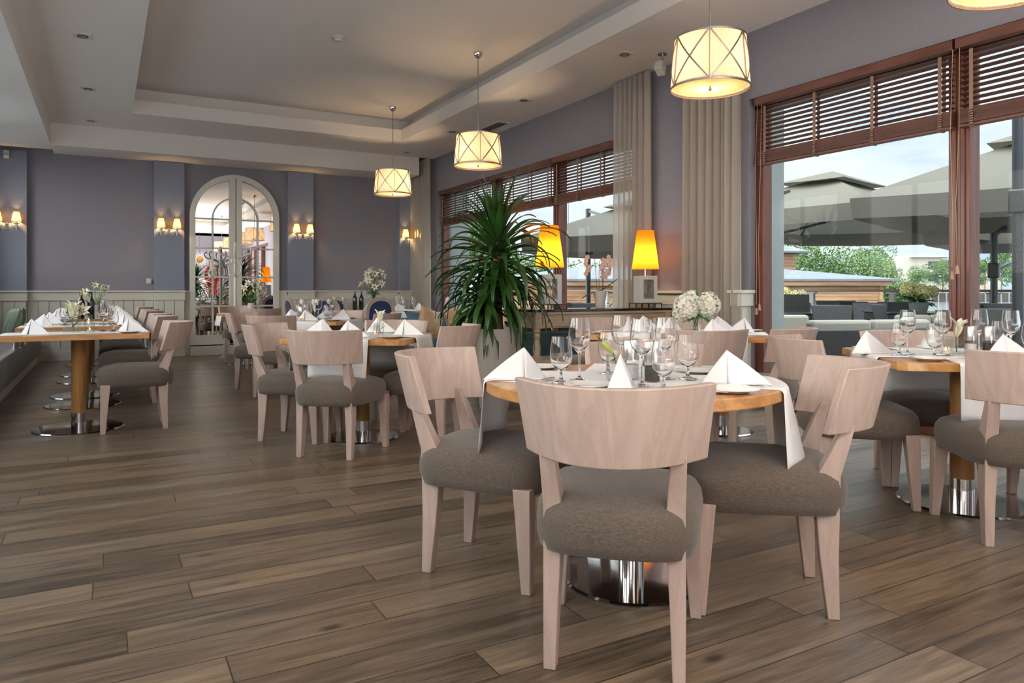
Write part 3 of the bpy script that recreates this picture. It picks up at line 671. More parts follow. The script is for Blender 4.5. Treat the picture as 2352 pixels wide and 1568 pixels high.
# ================================================================== CHAIRS
def sm(a, b, t): return a+(b-a)*t
def dining_chair():
    """origin under the middle of the rear legs, the seat points to +Y"""
    t = thing('dining_chair', 'x', 'chair')
    # back rail: bent panel
    TH = .030
    def rail(u, v, out):
        uu = 2*u-1
        hw = sm(.232, .256, v); x = hw*uu
        y = sm(-.135, -.190, v) + .185*abs(uu)**2.1
        dx = hw; dy = .185*2.1*abs(uu)**1.1*(1 if uu > 0 else -1); ln = math.hypot(dx, dy)
        nx, ny = dy/ln, -dx/ln
        return (x+nx*TH*out, y+ny*TH*out, sm(.615, .832, v))
    n = 28; rings = []
    for i in range(n+1):
        u = i/n
        rings.append([rail(u, 0, 0), rail(u, 1, 0), rail(u, 1, 1), rail(u, 0, 1)])
    MB().loft(rings).build('backrest', 'pale_wood', t, bevel=.004, ang=40)
    # seat cushion
    def outline(k, grow=0.):
        a = 2*PI*k/48; ca, sa = math.cos(a), math.sin(a); e = .42
        px_ = math.copysign(abs(ca)**e, ca); py_ = math.copysign(abs(sa)**e, sa)
        fy = (py_+1)/2
        hw = sm(.222, .250, fy)+grow; x = px_*hw
        yc = .205; y = yc+py_*(.262+grow)
        if py_ < 0: y += .02*abs(px_)**2*abs(py_)
        return x, y
    rings = []
    for g, z in ((-.02, .338), (0., .344), (.007, .375), (.009, .42), (.004, .455), (-.014, .479), (-.045, .493), (-.09, .502), (-.15, .507)):
        r = []
        for k in range(48):
            x, y = outline(k, g)
            r.append((x, y, z - (.006 if z > .44 and y > .35 else 0)))
        rings.append(r)
    rings.append([((x)*.12, .205+(y-.205)*.12, .509) for x, y, z in rings[-1]])
    m = MB().loft(rings); m.build('seat', 'fabric', t, ang=80)
    # rear legs with posts
    for s in (-1, 1):
        prof = [(0., .003, .019, .180, .018), (.20, .017, .029, .177, .022), (.37, .022, .038, .172, .026), (.47, .018, .037, .172, .026), (.55, -.014, .027, .176, .024), (.625, -.040, .019, .180, .022), (.66, -.052, .012, .181, .018)]
        rings = []
        for z, y, hy, x, hx in prof: rings.append([(s*x-hx, y-hy, z), (s*x+hx, y-hy, z), (s*x+hx, y+hy, z), (s*x-hx, y+hy, z)])
        MB().loft(rings).build('leg', 'pale_wood', t, bevel=.003, ang=25)
        rings = []
        for z, w0, cx, cy in ((0, .036, .228, .432), (.37, .066, .212, .414)):
            h = w0/2; rings.append([(s*cx-h, cy-h, z), (s*cx+h, cy-h, z), (s*cx+h, cy+h, z), (s*cx-h, cy+h, z)])
        MB().loft(rings).build('leg', 'pale_wood', t, bevel=.003, ang=25)
    return t
def chair(x, y, facing, label, group='pale wooden chairs'):
    return inst('chair', dining_chair, (x, y, 0), math.radians(facing-90), label, group)
NR = 'the near round table'; RT_ = 'the right edge table'; MT = 'the table left of the yucca'
BT = 'the second table from the mirror'; AT = 'the mirror table'; HT = 'the hydrangea table'
WC = 'pale wooden chair'
chair(1.247, 1.64, 47, WC+', nearest of all, back to the camera at '+NR)
chair(1.227, 2.71, -52, WC+' on the left side of '+NR)
chair(2.215, 1.709, 140, WC+' on the right side of '+NR+', seen from the side')
chair(2.20, 2.67, 227, WC+' on the far side of '+NR+', behind wine glasses')
chair(3.40, 1.58, 51, WC+', back to the camera, cut by the right photo edge')
chair(3.29, 2.59, -40, WC+' left of '+RT_+', rising behind the right chair')
chair(4.24, 2.65, 231, WC+' at the window side of '+RT_)
chair(4.40, 1.62, 140, WC+' right of '+RT_+', only its seat in view')
chair(1.235, 4.665, 45.5, WC+', its back to the camera at '+MT)
chair(1.09, 5.58, -37.4, WC+' on the left side of '+MT)
chair(2.20, 4.83, 137, WC+' between '+MT+' and the pot')
chair(2.10, 5.72, 229, WC+', on the far side of '+MT)
chair(1.47, 7.57, 50, WC+', its back to the camera at '+BT)
chair(1.38, 8.56, -40, WC+', on the left side of '+BT)
chair(2.55, 8.80, 230, WC+', on the far side of '+BT)
chair(2.68, 7.72, 140, WC+', on the right side of '+BT)
chair(1.88, 10.45, 90, WC+', its back to the camera at '+AT)
chair(1.80, 11.95, -90, WC+', on the mirror side of '+AT)
chair(3.38, 3.47, 66, WC+', its back to the camera at '+HT)
chair(3.97, 3.36, 112, WC+', at the right end of '+HT)
chair(3.92, 5.34, 226, WC+' on the far side of '+HT+', left of the vase')
chair(4.50, 4.88, 226, WC+' on the far side of '+HT+', directly behind the hydrangeas')
for y, q in ((6.47, 'nearest the camera'), (7.92, 'second from the camera'), (8.64, 'third from the camera'), (9.98, 'fourth from the camera'), (10.76, 'fifth from the camera'), (12.2, 'farthest, by the wainscot')):
    chair(.42, y, 180, 'pale wooden chair along the left row tables, '+q, 'chairs along the left tables')

# ================================================================== TABLES
ZT = .75
def pedestal(t, x, y, rbase, r=.046):
    MB().lathe([(rbase, 0), (rbase+.002, .006), (rbase-.006, .013), (r+.004, .017)], (x, y, 0), 48, True).build('base_plate', 'steel', t, ang=30)
    MB().cyl((x, y, .012), r+.001, .115, 28).build('steel_collar', 'steel', t)
    MB().cyl((x, y, .125), r, ZT-.04-.125, 28).build('pedestal', 'oak_v', t)
def square_table(name, label, x, y, rz, wx, wy, ped, rbase=.30, r=.046, cham=.035, group=None):
    t = thing('dining_table', label, 'table', (x, y, 0), rz, group)
    a, b = wx/2, wy/2; c = cham
    ol = [(-a+c, -b), (a-c, -b), (a, -b+c), (a, b-c), (a-c, b), (-a+c, b), (-a, b-c), (-a, -b+c)]
    MB().prism(ol, ZT-.04, ZT).build('tabletop', 'oak', t, bevel=.003, ang=20)
    for px_, py_ in ped: pedestal(t, px_, py_, rbase, r)
    return t
def round_table(label, x, y, rz, R, rbase):
    t = thing('dining_table', label, 'table', (x, y, 0), rz)
    MB().lathe([(R-.003, 0), (R, .004), (R, .036), (R-.003, .04)], (0, 0, ZT-.04), 72, True).build('tabletop', 'oak', t, ang=30)
    pedestal(t, 0, 0, rbase)
    return t
UA = math.radians(52)     # heading of the turned tables
TM = (1.72, 2.153); TR = (3.82, 2.11); T2 = (1.66, 5.205); T3 = (2.08, 8.2); T4 = (1.83, 11.2); TH_ = (3.93, 4.33)
round_table('round oak pedestal table nearest the camera, laid with white runners', TM[0], TM[1], math.radians(47), .545, .25)
square_table('t', 'square oak pedestal table cut by the right edge of the photo, beside the window', TR[0], TR[1], UA, .92, .92, [(0, 0)], .30, .055)
square_table('t', 'square oak pedestal table left of the yucca with four chairs', T2[0], T2[1], UA, .90, .90, [(0, 0)], .262, .05)
square_table('t', 'square oak pedestal table behind the one left of the yucca', T3[0], T3[1], UA, .90, .90, [(-.05, .05)], .262, .05)
round_table('small round oak table in front of the arched mirror, carrying a vase of lilies', T4[0], T4[1], 0, .42, .25)
HA = math.radians(-45)
square_table('t', 'long oak table with hydrangeas between the curtains and the near round table', TH_[0], TH_[1], HA, 1.30, .90, [(.33, -.04), (-.33, .04)], .225, .045)
LT = [(6.60, .66), (7.93, .70), (8.645, .70), (9.98, .74), (10.74, .74), (12.2, .72)]
LQ = ['nearest the camera', 'second from the camera', 'third from the camera', 'fourth from the camera', 'fifth from the camera', 'farthest, by the wainscot']
for (y, wy), q in zip(LT, LQ):
    square_table('t', 'narrow oak table in the row along the left bench, '+q, -.185, y, 0, .98, wy, [(.01, .02)], .315, .052, .004, 'oak tables along the left bench')

# ================================================================== LINEN
def runner(x, y, rz, half, width, drop, label, group, z=ZT+.0015, flare=.05, seed=0, end2=None, rim=0.):
    rnd = random.Random(seed); R = .018; dps = (drop, drop if end2 is None else end2)
    pts = []          # (s, z) profile from one end to the other
    def side(sgn, dp):
        o = []
        for k in range(9):
            q = k/8; o.append((sgn*(half+R+flare*(1-q)**1.0*.9), z-R-dp*(1-q)))
        for k in range(1, 6):
            a = k/6*PI/2; o.append((sgn*(half+R*math.cos(a)), z-R+R*math.sin(a)))
        return o
    A = side(-1, dps[0]); B = side(1, dps[1])[::-1]
    mid = [(half*(2*k/10-1), z) for k in range(11)]
    P = A+mid+B; n = len(P)-1; w_ = 10; ph = rnd.uniform(0, 6)
    def fn(u, v):
        s, zz = P[min(n, int(round(u*n)))]; vv = 2*v-1
        hang = max(0, z-zz-.02); wob = .10*hang*math.sin(vv*3.2+ph+(2 if s > 0 else 0))
        if rim: s -= math.copysign((rim-math.sqrt(rim*rim-(vv*width/2)**2))*min(1, abs(s)/half), s)
        return (s+(wob if s > 0 else -wob), vv*width/2*(1-.10*hang*(1 if zz < z-.05 else 0)), zz)
    o = MB().grid(fn, n, w_).build('table_runner', 'linen', ang=80, fix=False, solid=.0012)
    o.location = (x, y, 0); o.rotation_euler = (0, 0, rz)
    return tag(o, label, 'runner', group)
RW = .42
for nm, c_, a0, h_ in (('near', TM, math.radians(47), .535),):
    runner(c_[0], c_[1], math.radians(137), h_, .40, .25, 'white cloth runner over the near round table, ends hanging at its left and right rims', 'white runners on the near round table', flare=.035, seed=1, rim=.55)
    o = MB().box((0, 0, ZT+.0042), (.98, .40, .0012)).build('table_mat', 'linen'); o.location = (c_[0], c_[1], 0); o.rotation_euler = (0, 0, math.radians(47))
    tag(o, 'flat white cloth laid across the near round table under the glasses', 'runner')
for c_, nm, hh, sd_ in ((TR, 'the right edge table', .46, 3), (T2, 'the table left of the yucca', .45, 5), (T3, 'the second table from the mirror', .45, 7)):
    runner(c_[0], c_[1], UA, hh, RW, .24, 'white runner on '+nm+', end hanging towards the camera', 'white runners on '+nm, flare=.02, seed=sd_)
    runner(c_[0], c_[1], UA+PI/2, hh, RW, .24, 'white runner on '+nm+', ends hanging left and right', 'white runners on '+nm, z=ZT+.0035, flare=.02, seed=sd_+1)
runner(TH_[0], TH_[1], HA, .65, RW, .24, 'long white cloth runner on the hydrangea table, end hanging left of the near window', 'white runners on the hydrangea table', flare=.02, seed=11)
for k in (-1, 1):
    ox, oy = k*.31*math.cos(HA), k*.31*math.sin(HA)
    runner(TH_[0]+ox, TH_[1]+oy, HA+PI/2, .45, RW*.9, .22, 'white cloth runner across the '+('left' if k < 0 else 'right')+' half of the hydrangea table', 'white runners on the hydrangea table', z=ZT+.0035, flare=.02, seed=12+k)
runner(T4[0], T4[1], 0, .40, .36, .16, 'white cloth runner on the small round table in front of the arched mirror', None, flare=.02, seed=15, rim=.42)
for i, ((y, wy), q) in enumerate(zip(LT, LQ)):
    runner(-.185, y, 0, .49, .40, .20, 'white cloth runner across the left row table, '+q, 'white runners on the left row tables', flare=.02, seed=20+i)

# ================================================================== TABLEWARE
def napkin(side=1):
    """starched napkin folded to a tent, one broad flap and one narrow one"""
    h = .116; W2 = {side: .150, -side: .084}
    m = MB()
    for s in (-1, 1):
        wd = W2[s]; bel = .030 if wd > .1 else .045
        def front(u, v, s=s, wd=wd, bel=bel):
            return (s*wd*u, .02-bel*v*(1-u*.9)+.005*math.sin(PI*u)*v, h*(1-u)*(1-v)+.004*math.sin(PI*u)*(1-v))
        def back(u, v, s=s, wd=wd):
            return (s*wd*u*(1-.06*v), .02+.045*v*(1-u*.9), h*(1-u)*(1-v)+.004*math.sin(PI*u)*(1-v))
        m.grid(front, 10, 8); m.grid(back, 10, 8)
    m.box((side*.03, .02, .003), (.19, .05, .004))
    return tag(m.build('napkin', 'linen', ang=60, fix=False, solid=.0025), 'x', 'napkin')
def napkin_m(): return napkin(-1)
def lathe_obj(name, prof, material, label, cat, seg=36, parent=None, ang=40):
    o = MB().lathe(prof, seg=seg).build(name, material, parent, ang=ang, fix=True)
    if parent is None: tag(o, label, cat)
    return o
def tall_glass():
    return lathe_obj('wine_glass', [(0, .0), (.035, 0), (.0355, .0012), (.02, .004), (.006, .009), (.0036, .02), (.0034, .085), (.006, .098), (.020, .112), (.034, .130), (.040, .148), (.0405, .165), (.0375, .195), (.033, .226), (.0322, .226),
        (.0365, .195), (.0394, .165), (.0388, .148), (.0328, .131), (.019, .1135), (.0, .106)], 'glass', 'x', 'wine glass', ang=70)
def short_glass():
    return lathe_obj('water_goblet', [(0, 0), (.033, 0), (.0335, .0012), (.018, .005), (.007, .012), (.0055, .028), (.009, .040), (.022, .052), (.035, .070), (.040, .092), (.0395, .112), (.036, .140), (.0325, .163), (.0317, .163),
        (.035, .140), (.0384, .112), (.0388, .092), (.0338, .071), (.021, .0535), (.0, .044)], 'glass', 'x', 'goblet', ang=70)
def plate():
    return lathe_obj('side_plate', [(0, 0), (.045, 0), (.05, .003), (.073, .0105), (.085, .0135), (.0855, .0155), (.072, .0135), (.05, .0065), (0, .005)], 'china', 'x', 'plate', 40)
def fork():
    m = MB(); m.bar((0, -.10, .004), (0, .02, .0045), .011, .0025); m.bar((0, .02, .0045), (0, .045, .008), .008, .0022)
    m.box((0, .055, .009), (.022, .02, .002))
    for k in range(4): m.bar((-.0085+k*.0057, .063, .009), (-.0085+k*.0057, .105, .006), .003, .0018)
    return tag(m.build('fork', 'brushed', bevel=.0008), 'x', 'fork')
def knife():
    m = MB(); m.bar((0, -.11, .004), (0, .0, .004), .013, .005); m.add([(-.008, 0, .005), (.008, 0, .005), (.009, .06, .005), (.003, .115, .005), (-.008, .11, .005), (-.008, 0, .003), (.008, 0, .003), (.009, .06, .003), (.003, .115, .003), (-.008, .11, .003)],
        [(0, 1, 2, 3, 4), (9, 8, 7, 6, 5), (0, 5, 6, 1), (1, 6, 7, 2), (2, 7, 8, 3), (3, 8, 9, 4), (4, 9, 5, 0)])
    return tag(m.build('knife', 'brushed'), 'x', 'knife')
def tea_light():
    t = thing('tea_light_glass', 'x', 'candle holder')
    MB().lathe([(0, 0), (.033, 0), (.035, .004), (.036, .082), (.0335, .082), (.032, .012), (0, .010)], seg=10).build('glass_cup', 'clear', t, ang=20)
    cd = MB().cyl((0, 0, .011), .019, .014, 16).build('candle', 'candle', t)
    MB().ball((0, 0, .034), .0045, 8, 6, (1, 1, 2)).build('flame', 'flame', cd)
    return t
def mill(content, label):
    t = thing('pepper_mill' if content == 'pepper' else 'salt_mill', label, 'mill')
    MB().lathe([(.0, 0), (.027, 0), (.028, .003), (.028, .072), (.0, .072)], seg=28).build('glass_jar', 'clear', t)
    MB().cyl((0, 0, .004), .0262, .052 if content == 'pepper' else .05, 24).build('contents', content, t)
    MB().lathe([(.0, .070), (.0285, .070), (.0288, .072), (.0288, .140), (.027, .143), (0, .143)], seg=28).build('steel_head', 'brushed', t)
    return t
def lily(t, c, d, size=.075, open_=.55, up=(0, 0, 1), petal='petal', n=6, centre=True):
    """trumpet flower at c pointing along d, six petals in one mesh"""
    d = Vector(d).normalized(); a = d.cross(Vector(up) if abs(d.dot(Vector(up))) < .95 else Vector((1, 0, 0))).normalized(); b = d.cross(a)
    m = MB(); c = Vector(c)
    for k in range(n):
        th = 2*PI*k/n+.3; r = a*math.cos(th)+b*math.sin(th); tan = d.cross(r); sc = 1. if k % 2 else .88
        def fn(u, v, r=r, tan=tan, sc=sc):
            L_ = size*sc; bend = open_*u**1.6
            along = d*(L_*u*math.cos(bend*1.25)) + r*(L_*(.10+.9*math.sin(bend*1.25)*u)*u**.6)
            wv = (2*v-1)*L_*.20*math.sin(PI*min(1, u*.93+.07))**.8
            return c+along+tan*wv - r*(abs(2*v-1)**2*L_*.05) + d*(abs(2*v-1)**2*L_*.04)
        m.grid(fn, 8, 4)
    o = m.build('lily', petal, t, ang=70, fix=False)
    if centre:
        s = MB()
        for k in range(5):
            th = 2*PI*k/5; r = a*math.cos(th)+b*math.sin(th); e_ = c+d*size*.62+r*size*.14
            s.tube([c+d*.01, e_], size*.008, 4); s.ball(e_, size*.04, 6, 4)
        s.build('stamens', 'anther', o)
    return o
def leaf_blade(m, p0, p1, wd, droop=0., n=8, normal=None):
    p0 = Vector(p0); p1 = Vector(p1); ax = (p1-p0); L_ = ax.length; side = ax.cross(Vector((0, 0, 1)))
    if side.length < 1e-4: side = Vector((1, 0, 0))
    side.normalize()
    def fn(u, v):
        p = p0+ax*u + Vector((0, 0, -droop*u*u)); q = 2*v-1
        return p + side*q*wd/2*math.sin(PI*min(1, .06+u*.94))**.7 + Vector((0, 0, abs(q)*wd*.12))
    m.grid(fn, n, 2)
def bud_vase(kind):
    t = thing('lily_bud_vase', 'x', 'vase')
    m = MB(); m.prism([(-.033, -.033), (.033, -.033), (.033, .033), (-.033, .033)], 0, .01)
    for a in range(4):
        m.box((.0315*math.cos(a*PI/2), .0315*math.sin(a*PI/2), .048), (.003, .066, .086), rz=a*PI/2)
    m.build('glass_cube', 'clear', t, smooth=False)
    if kind == 'tight':
        m = MB().tube([(0.01, .01, .012), (0, 0, .06), (-.012, 0, .10)], .0028, 6); m.build('stem', 'leaf2', t)
        MB().lathe([(.001, 0), (.009, .012), (.011, .035), (.008, .055), (.003, .062)], seg=12).xf(Matrix.Translation((-.012, 0, .098)) @ Matrix.Rotation(-.75, 4, 'Y')).build('lily_bud', 'bud', t)
        m = MB()
        for k in range(3): m.tube([(-.012-.040, -.004+.004*k, .098+.043), (-.012-.056, -.007+.007*k, .098+.060)], .0022, 5)
        m.build('stamens', 'anther', t)
    else:
        m = MB().tube([(0.01, .01, .012), (0, 0, .06), (.004, 0, .11)], .0028, 6); leaf_blade(m, (0, 0, .03), (.05, -.01, .07), .02); m.build('stem', 'leaf2', t)
        lily(t, (.004, 0, .085), (.10, -.1, 1), .105, .32 if kind == 'upright' else .5)
    return t
NK = [0]
def place(key, mk, p, z, rz, lst=None, group=None, label='x'):
    if key == 'napkin':      # the fold points left or right in turn
        NK[0] += 1
        if NK[0] % 3 == 1: key, mk = 'napkin_m', napkin_m
    o = inst(key, mk, (p[0], p[1], z), rz, label, group)
    if lst is not None: lst.append(o)
    return o
ZC = ZT+.0055     # top of the two runners
# ---- near round table
G = 'tableware on the near round table'
tg = []; sg = []
for p in ((1.502, 2.177), (1.805, 2.32), (1.60, 1.945), (1.802, 2.053)): place('tall', tall_glass, p, ZC, 0, tg)
ordinal(tg, 'tall wine glass on the near round table', 'tall wine glasses on the near round table')
for p in ((1.404, 2.148), (1.716, 2.29), (1.595, 1.830), (1.872, 2.014)): place('short', short_glass, p, ZC, 0, sg)
ordinal(sg, 'short stemmed water goblet on the near round table', 'water goblets on the near round table')
CF = -YAW      # turn that makes an object face the camera
for p, rz, lb in (((1.335, 2.285), CF+.10, 'white tent-folded napkin at the left rim of the near round table'), ((1.475, 1.872), CF+1.1, 'white folded napkin seen end-on just behind the nearest chair'),
                  ((1.885, 1.835), CF-.30, 'large white tent-folded napkin at the right rim of the near round table'), ((2.00, 2.44), CF+1.3, 'white folded napkin at the far side of the near round table')):
    place('napkin', napkin, p, ZC, rz, label=lb, group='napkins on the near round table')
for p, lb in (((1.775, 1.70), 'white side plate at the front right rim of the near round table'), ((1.43, 2.02), 'white side plate hidden behind the nearest chair rail, left'),
              ((1.60, 2.60), 'white side plate behind the left napkin of the near round table'), ((2.06, 2.166), 'white side plate behind the right napkin of the near round table')):
    place('plate', plate, p, ZT+.0005, 0, label=lb, group='side plates on the near round table')
for p, rz, lb in (((1.40, 1.95), UA-.2, 'steel fork left of the end-on napkin on the near round table'), ((1.86, 1.77), PI+.9, 'steel fork under the large right napkin'), ((1.27, 2.22), UA+1.5, 'steel fork along the left rim of the near round table')):
    place('fork', fork, p, ZC, rz, label=lb, group='forks on the near round table')
for p, rz, lb in (((1.345, 2.20), UA+1.2, 'steel knife in front of the left napkin of the near round table'), ((1.66, 1.76), UA-.3, 'steel knife right of the end-on napkin on the near round table')):
    place('knife', knife, p, ZC, rz, label=lb, group='knives on the near round table')
o = mill('salt', 'salt mill with steel head behind the glasses of the near round table'); o.location = (1.69, 2.115, ZC); PROTO['salt'] = o
o = mill('pepper', 'pepper mill with steel head and dark peppercorns among the glasses of the near round table'); o.location = (1.70, 2.01, ZC); PROTO['pepper'] = o
o = bud_vase('tight'); o.location = (1.61, 2.10, ZC); o.rotation_euler = (0, 0, CF); o['label'] = 'small glass cube with a leaning green lily bud on the near round table'
# ---- right table
tg = []; sg = []
for p in ((3.60, 2.26), (3.70, 2.14), (3.96, 2.10), (3.94, 1.94)): place('tall', tall_glass, p, ZC, 0, tg)
ordinal(tg, 'tall wine glass on the right edge table', 'tall wine glasses on the right table')
for p in ((3.49, 2.235), (3.54, 2.085), (3.96, 1.86), (4.15, 2.10)): place('short', short_glass, p, ZC, 0, sg)
ordinal(sg, 'short water goblet on the right edge table', 'water goblets on the right table')
for p, rz, lb in (((3.43, 2.36), CF+.15, 'white tent-folded napkin at the left side of the right edge table'), ((3.73, 1.86), CF-.1, 'white folded napkin just behind the chair cut by the right edge'),
                  ((4.02, 1.72), CF+.5, 'white folded napkin cut by the right edge of the photo'), ((4.10, 2.42), CF+1.4, 'white folded napkin at the window side of the right edge table')):
    place('napkin', napkin, p, ZC, rz, label=lb, group='napkins on the right table')
place('plate', plate, (3.39, 2.02), ZT+.0005, 0, label='white side plate on the front corner of the right edge table', group='side plates on the right table')
place('plate', plate, (3.72, 2.56), ZT+.0005, 0, label='white side plate on the back left corner of the right edge table', group='side plates on the right table')
place('fork', fork, (3.56, 1.93), ZC, UA-PI/2, label='steel fork beside the front corner plate of the right edge table', group='forks on the right table')
place('tea', tea_light, (3.66, 2.10), ZC, 0, label='lit tea light in a clear glass on the right edge table')
o = bud_vase('upright'); PROTO['budv'] = o; o.location = (3.80, 2.13, ZC); o.rotation_euler = (0, 0, CF); o['label'] = 'small glass cube with an upright white lily on the right edge table'
place('salt', None, (3.86, 2.09), ZC, 0, label='steel headed salt mill beside the white lily on the right edge table')
place('pepper', None, (3.93, 2.04), ZC, 0, label='steel headed pepper mill between the glasses on the right edge table')
# ---- generic layout for the turned square tables
def lay(c, rz, nm, short, budlabel=None, candle=True, bigrot=None, napk=(0, 1, 2, 3), R=.31, glasses=True, tall_n=4):
    ux, uy = math.cos(rz), math.sin(rz)
    def q(a, b): return (c[0]+a*ux-b*uy, c[1]+a*uy+b*ux)
    names = ('on the far side', 'on the left side', 'on the side facing the camera', 'on the right side')
    for k in napk:
        an = k*PI/2; ca, sa = math.cos(an), math.sin(an)
        place('napkin', napkin, q(R*ca, R*sa), ZC, CF+(0, .2, 0, -.2)[k], label=f'white folded napkin {names[k]} of {nm}', group='napkins on '+nm)
        place('plate', plate, q(R*ca+.27*sa, R*sa-.27*ca), ZT+.0005, 0, label=f'white side plate {names[k]} of {nm}', group='side plates on '+nm)
    if glasses:
        t1 = []; s1 = []
        for k in napk:
            an = k*PI/2+.55; place('tall', tall_glass, q(.15*math.cos(an), .15*math.sin(an)), ZC, 0, t1)
            an = k*PI/2+.95; place('short', short_glass, q(.215*math.cos(an), .215*math.sin(an)), ZC, 0, s1)
        ordinal(t1, 'wine glass on '+nm, 'tall wine glasses on '+nm); ordinal(s1, 'goblet on '+nm, 'water goblets on '+nm)
lay(T2, UA, 'the table left of the yucca', 'yt', glasses=False)
place('budv', None, (1.74, 5.08), ZC, CF, label='small glass cube with a pale open lily on the table left of the yucca')
place('tea', tea_light, (1.66, 4.93), ZC, 0, label='lit tea light in a faceted glass on the table left of the yucca')
place('fork', fork, (1.66, 4.80), ZC, UA+.5, label='steel fork beside the front napkin on the table left of the yucca')
lay(T3, UA, 'the second table from the mirror', 'bt')
place('budv', None, (2.02, 8.06), ZC, CF+.5, label='pale lily in a glass cube on the second table from the mirror')
place('tea', tea_light, (1.85, 7.97), ZC, 0, label='lit tea light on the second table from the mirror')
place('salt', None, (1.90, 8.15), ZC, 0, label='steel headed mill on the second table from the mirror')
# ---- hydrangea table
def qh(a, b): return (TH_[0]+a*math.cos(HA)-b*math.sin(HA), TH_[1]+a*math.sin(HA)+b*math.cos(HA))
for a, b, rz, lb in ((-.31, -.30, CF+.2, 'white folded napkin at the front left of the hydrangea table'), (.26, -.30, CF, 'white folded napkin left of the vase foot on the hydrangea table'), (.50, .02, CF+.1, 'white tent-folded napkin at the right end of the hydrangea table, in front of the glass'),
                     (.30, .32, CF, 'white folded napkin behind the vase on the hydrangea table'), (-.30, .30, CF+.1, 'white folded napkin at the far left of the hydrangea table'), (-.02, -.33, CF, 'white folded napkin in front of the vase on the hydrangea table')):
    place('napkin', napkin, qh(a, b), ZC, rz, label=lb, group='napkins on the hydrangea table')
for a, b, lb in ((.56, .30, 'white side plate behind the vase on the hydrangea table'), (-.55, -.30, 'white side plate at the left corner of the hydrangea table')):
    place('plate', plate, qh(a, b), ZT+.0005, 0, label=lb, group='side plates on the hydrangea table')
place('knife', knife, qh(-.50, -.12), ZC, HA+1.3, label='steel knife at the left end of the hydrangea table')
# ---- left row
for i, ((y, wy), q) in enumerate(zip(LT, LQ)):
    place('napkin', napkin, (-.49, y-.10), ZT+.002, CF-.1, label='napkin on the bench side of the left row table, '+q, group='napkins on the left row tables, bench side')
    place('napkin', napkin, (.16, y-.12), ZT+.002, CF+.15, label='napkin on the chair side of the left row table, '+q, group='napkins on the left row tables, chair side')
    place('plate', plate, (.17, y-wy/2+.09), ZT+.0005, 0, label='white side plate on the chair side of the left row table, '+q, group='side plates on the left row tables')
    if i in (0, 1, 2, 3):
        place('tall', tall_glass, (-.01, y+.12), ZT+.002, 0, label='tall wine glass on the left row table, '+q, group='tall wine glasses on the left row tables')
        place('short', short_glass, (.06, y+.05), ZT+.002, 0, label='short water goblet on the left row table, '+q, group='water goblets on the left row tables')
    if i in (1, 2, 3):
        place('short', short_glass, (-.33, y+.12), ZT+.002, 0, label='water goblet by the bench side napkin of the left row table, '+q, group='water goblets on the left row tables, bench side')
def lily_cube():
    t = bud_vase('upright')
    lily(t, (.03, 0, .10), (.8, -.5, .55), .095, .40)
    lily(t, (-.01, .01, .10), (-.25, .3, .9), .07, .45, petal='bud')
    return t
o = lily_cube(); o.location = (-.22, 6.56, ZT+.002); o.rotation_euler = (0, 0, CF); o['label'] = 'glass cube with pale lilies on the left row table nearest the camera'; o.scale = (1.35,)*3
place('tea', None, (-.10, 6.46), ZT+.002, 0, label='lit tea light in a clear glass on the left row table nearest the camera')
place('tea', None, (-.13, 7.80), ZT+.002, 0, label='lit tea light on the second left row table')
place('tea', None, (-.14, 8.55), ZT+.002, 0, label='lit tea light on the third left row table')
def bottle():
    t = thing('wine_bottle', 'x', 'bottle')
    MB().lathe([(0, 0), (.036, 0), (.038, .004), (.038, .19), (.033, .215), (.016, .245), (.014, .30), (.016, .302), (.016, .312), (0, .312)], seg=24).build('bottle_body', 'bottle', t)
    return t
o = bottle(); MB().lathe([(.0385, .06), (.0385, .15)], seg=24).build('paper_label', 'label', o); MB().lathe([(.039, .07), (.039, .11)], seg=24).build('red_label', 'label_r', o); MB().lathe([(.0165, .275), (.0175, .314), (0, .315)], seg=16).build('gold_foil', 'foil', o)
o.location = (-.235, 9.70, ZT+.002); o['label'] = 'dark wine bottle with gold foil top and paper label on the left row tables'
PROTO['bottle1'] = o
o = bottle(); o.location = (-.135, 9.68, ZT+.002); o['label'] = 'dark wine bottle without foil standing right of the gold topped one'; PROTO['bottle2'] = o
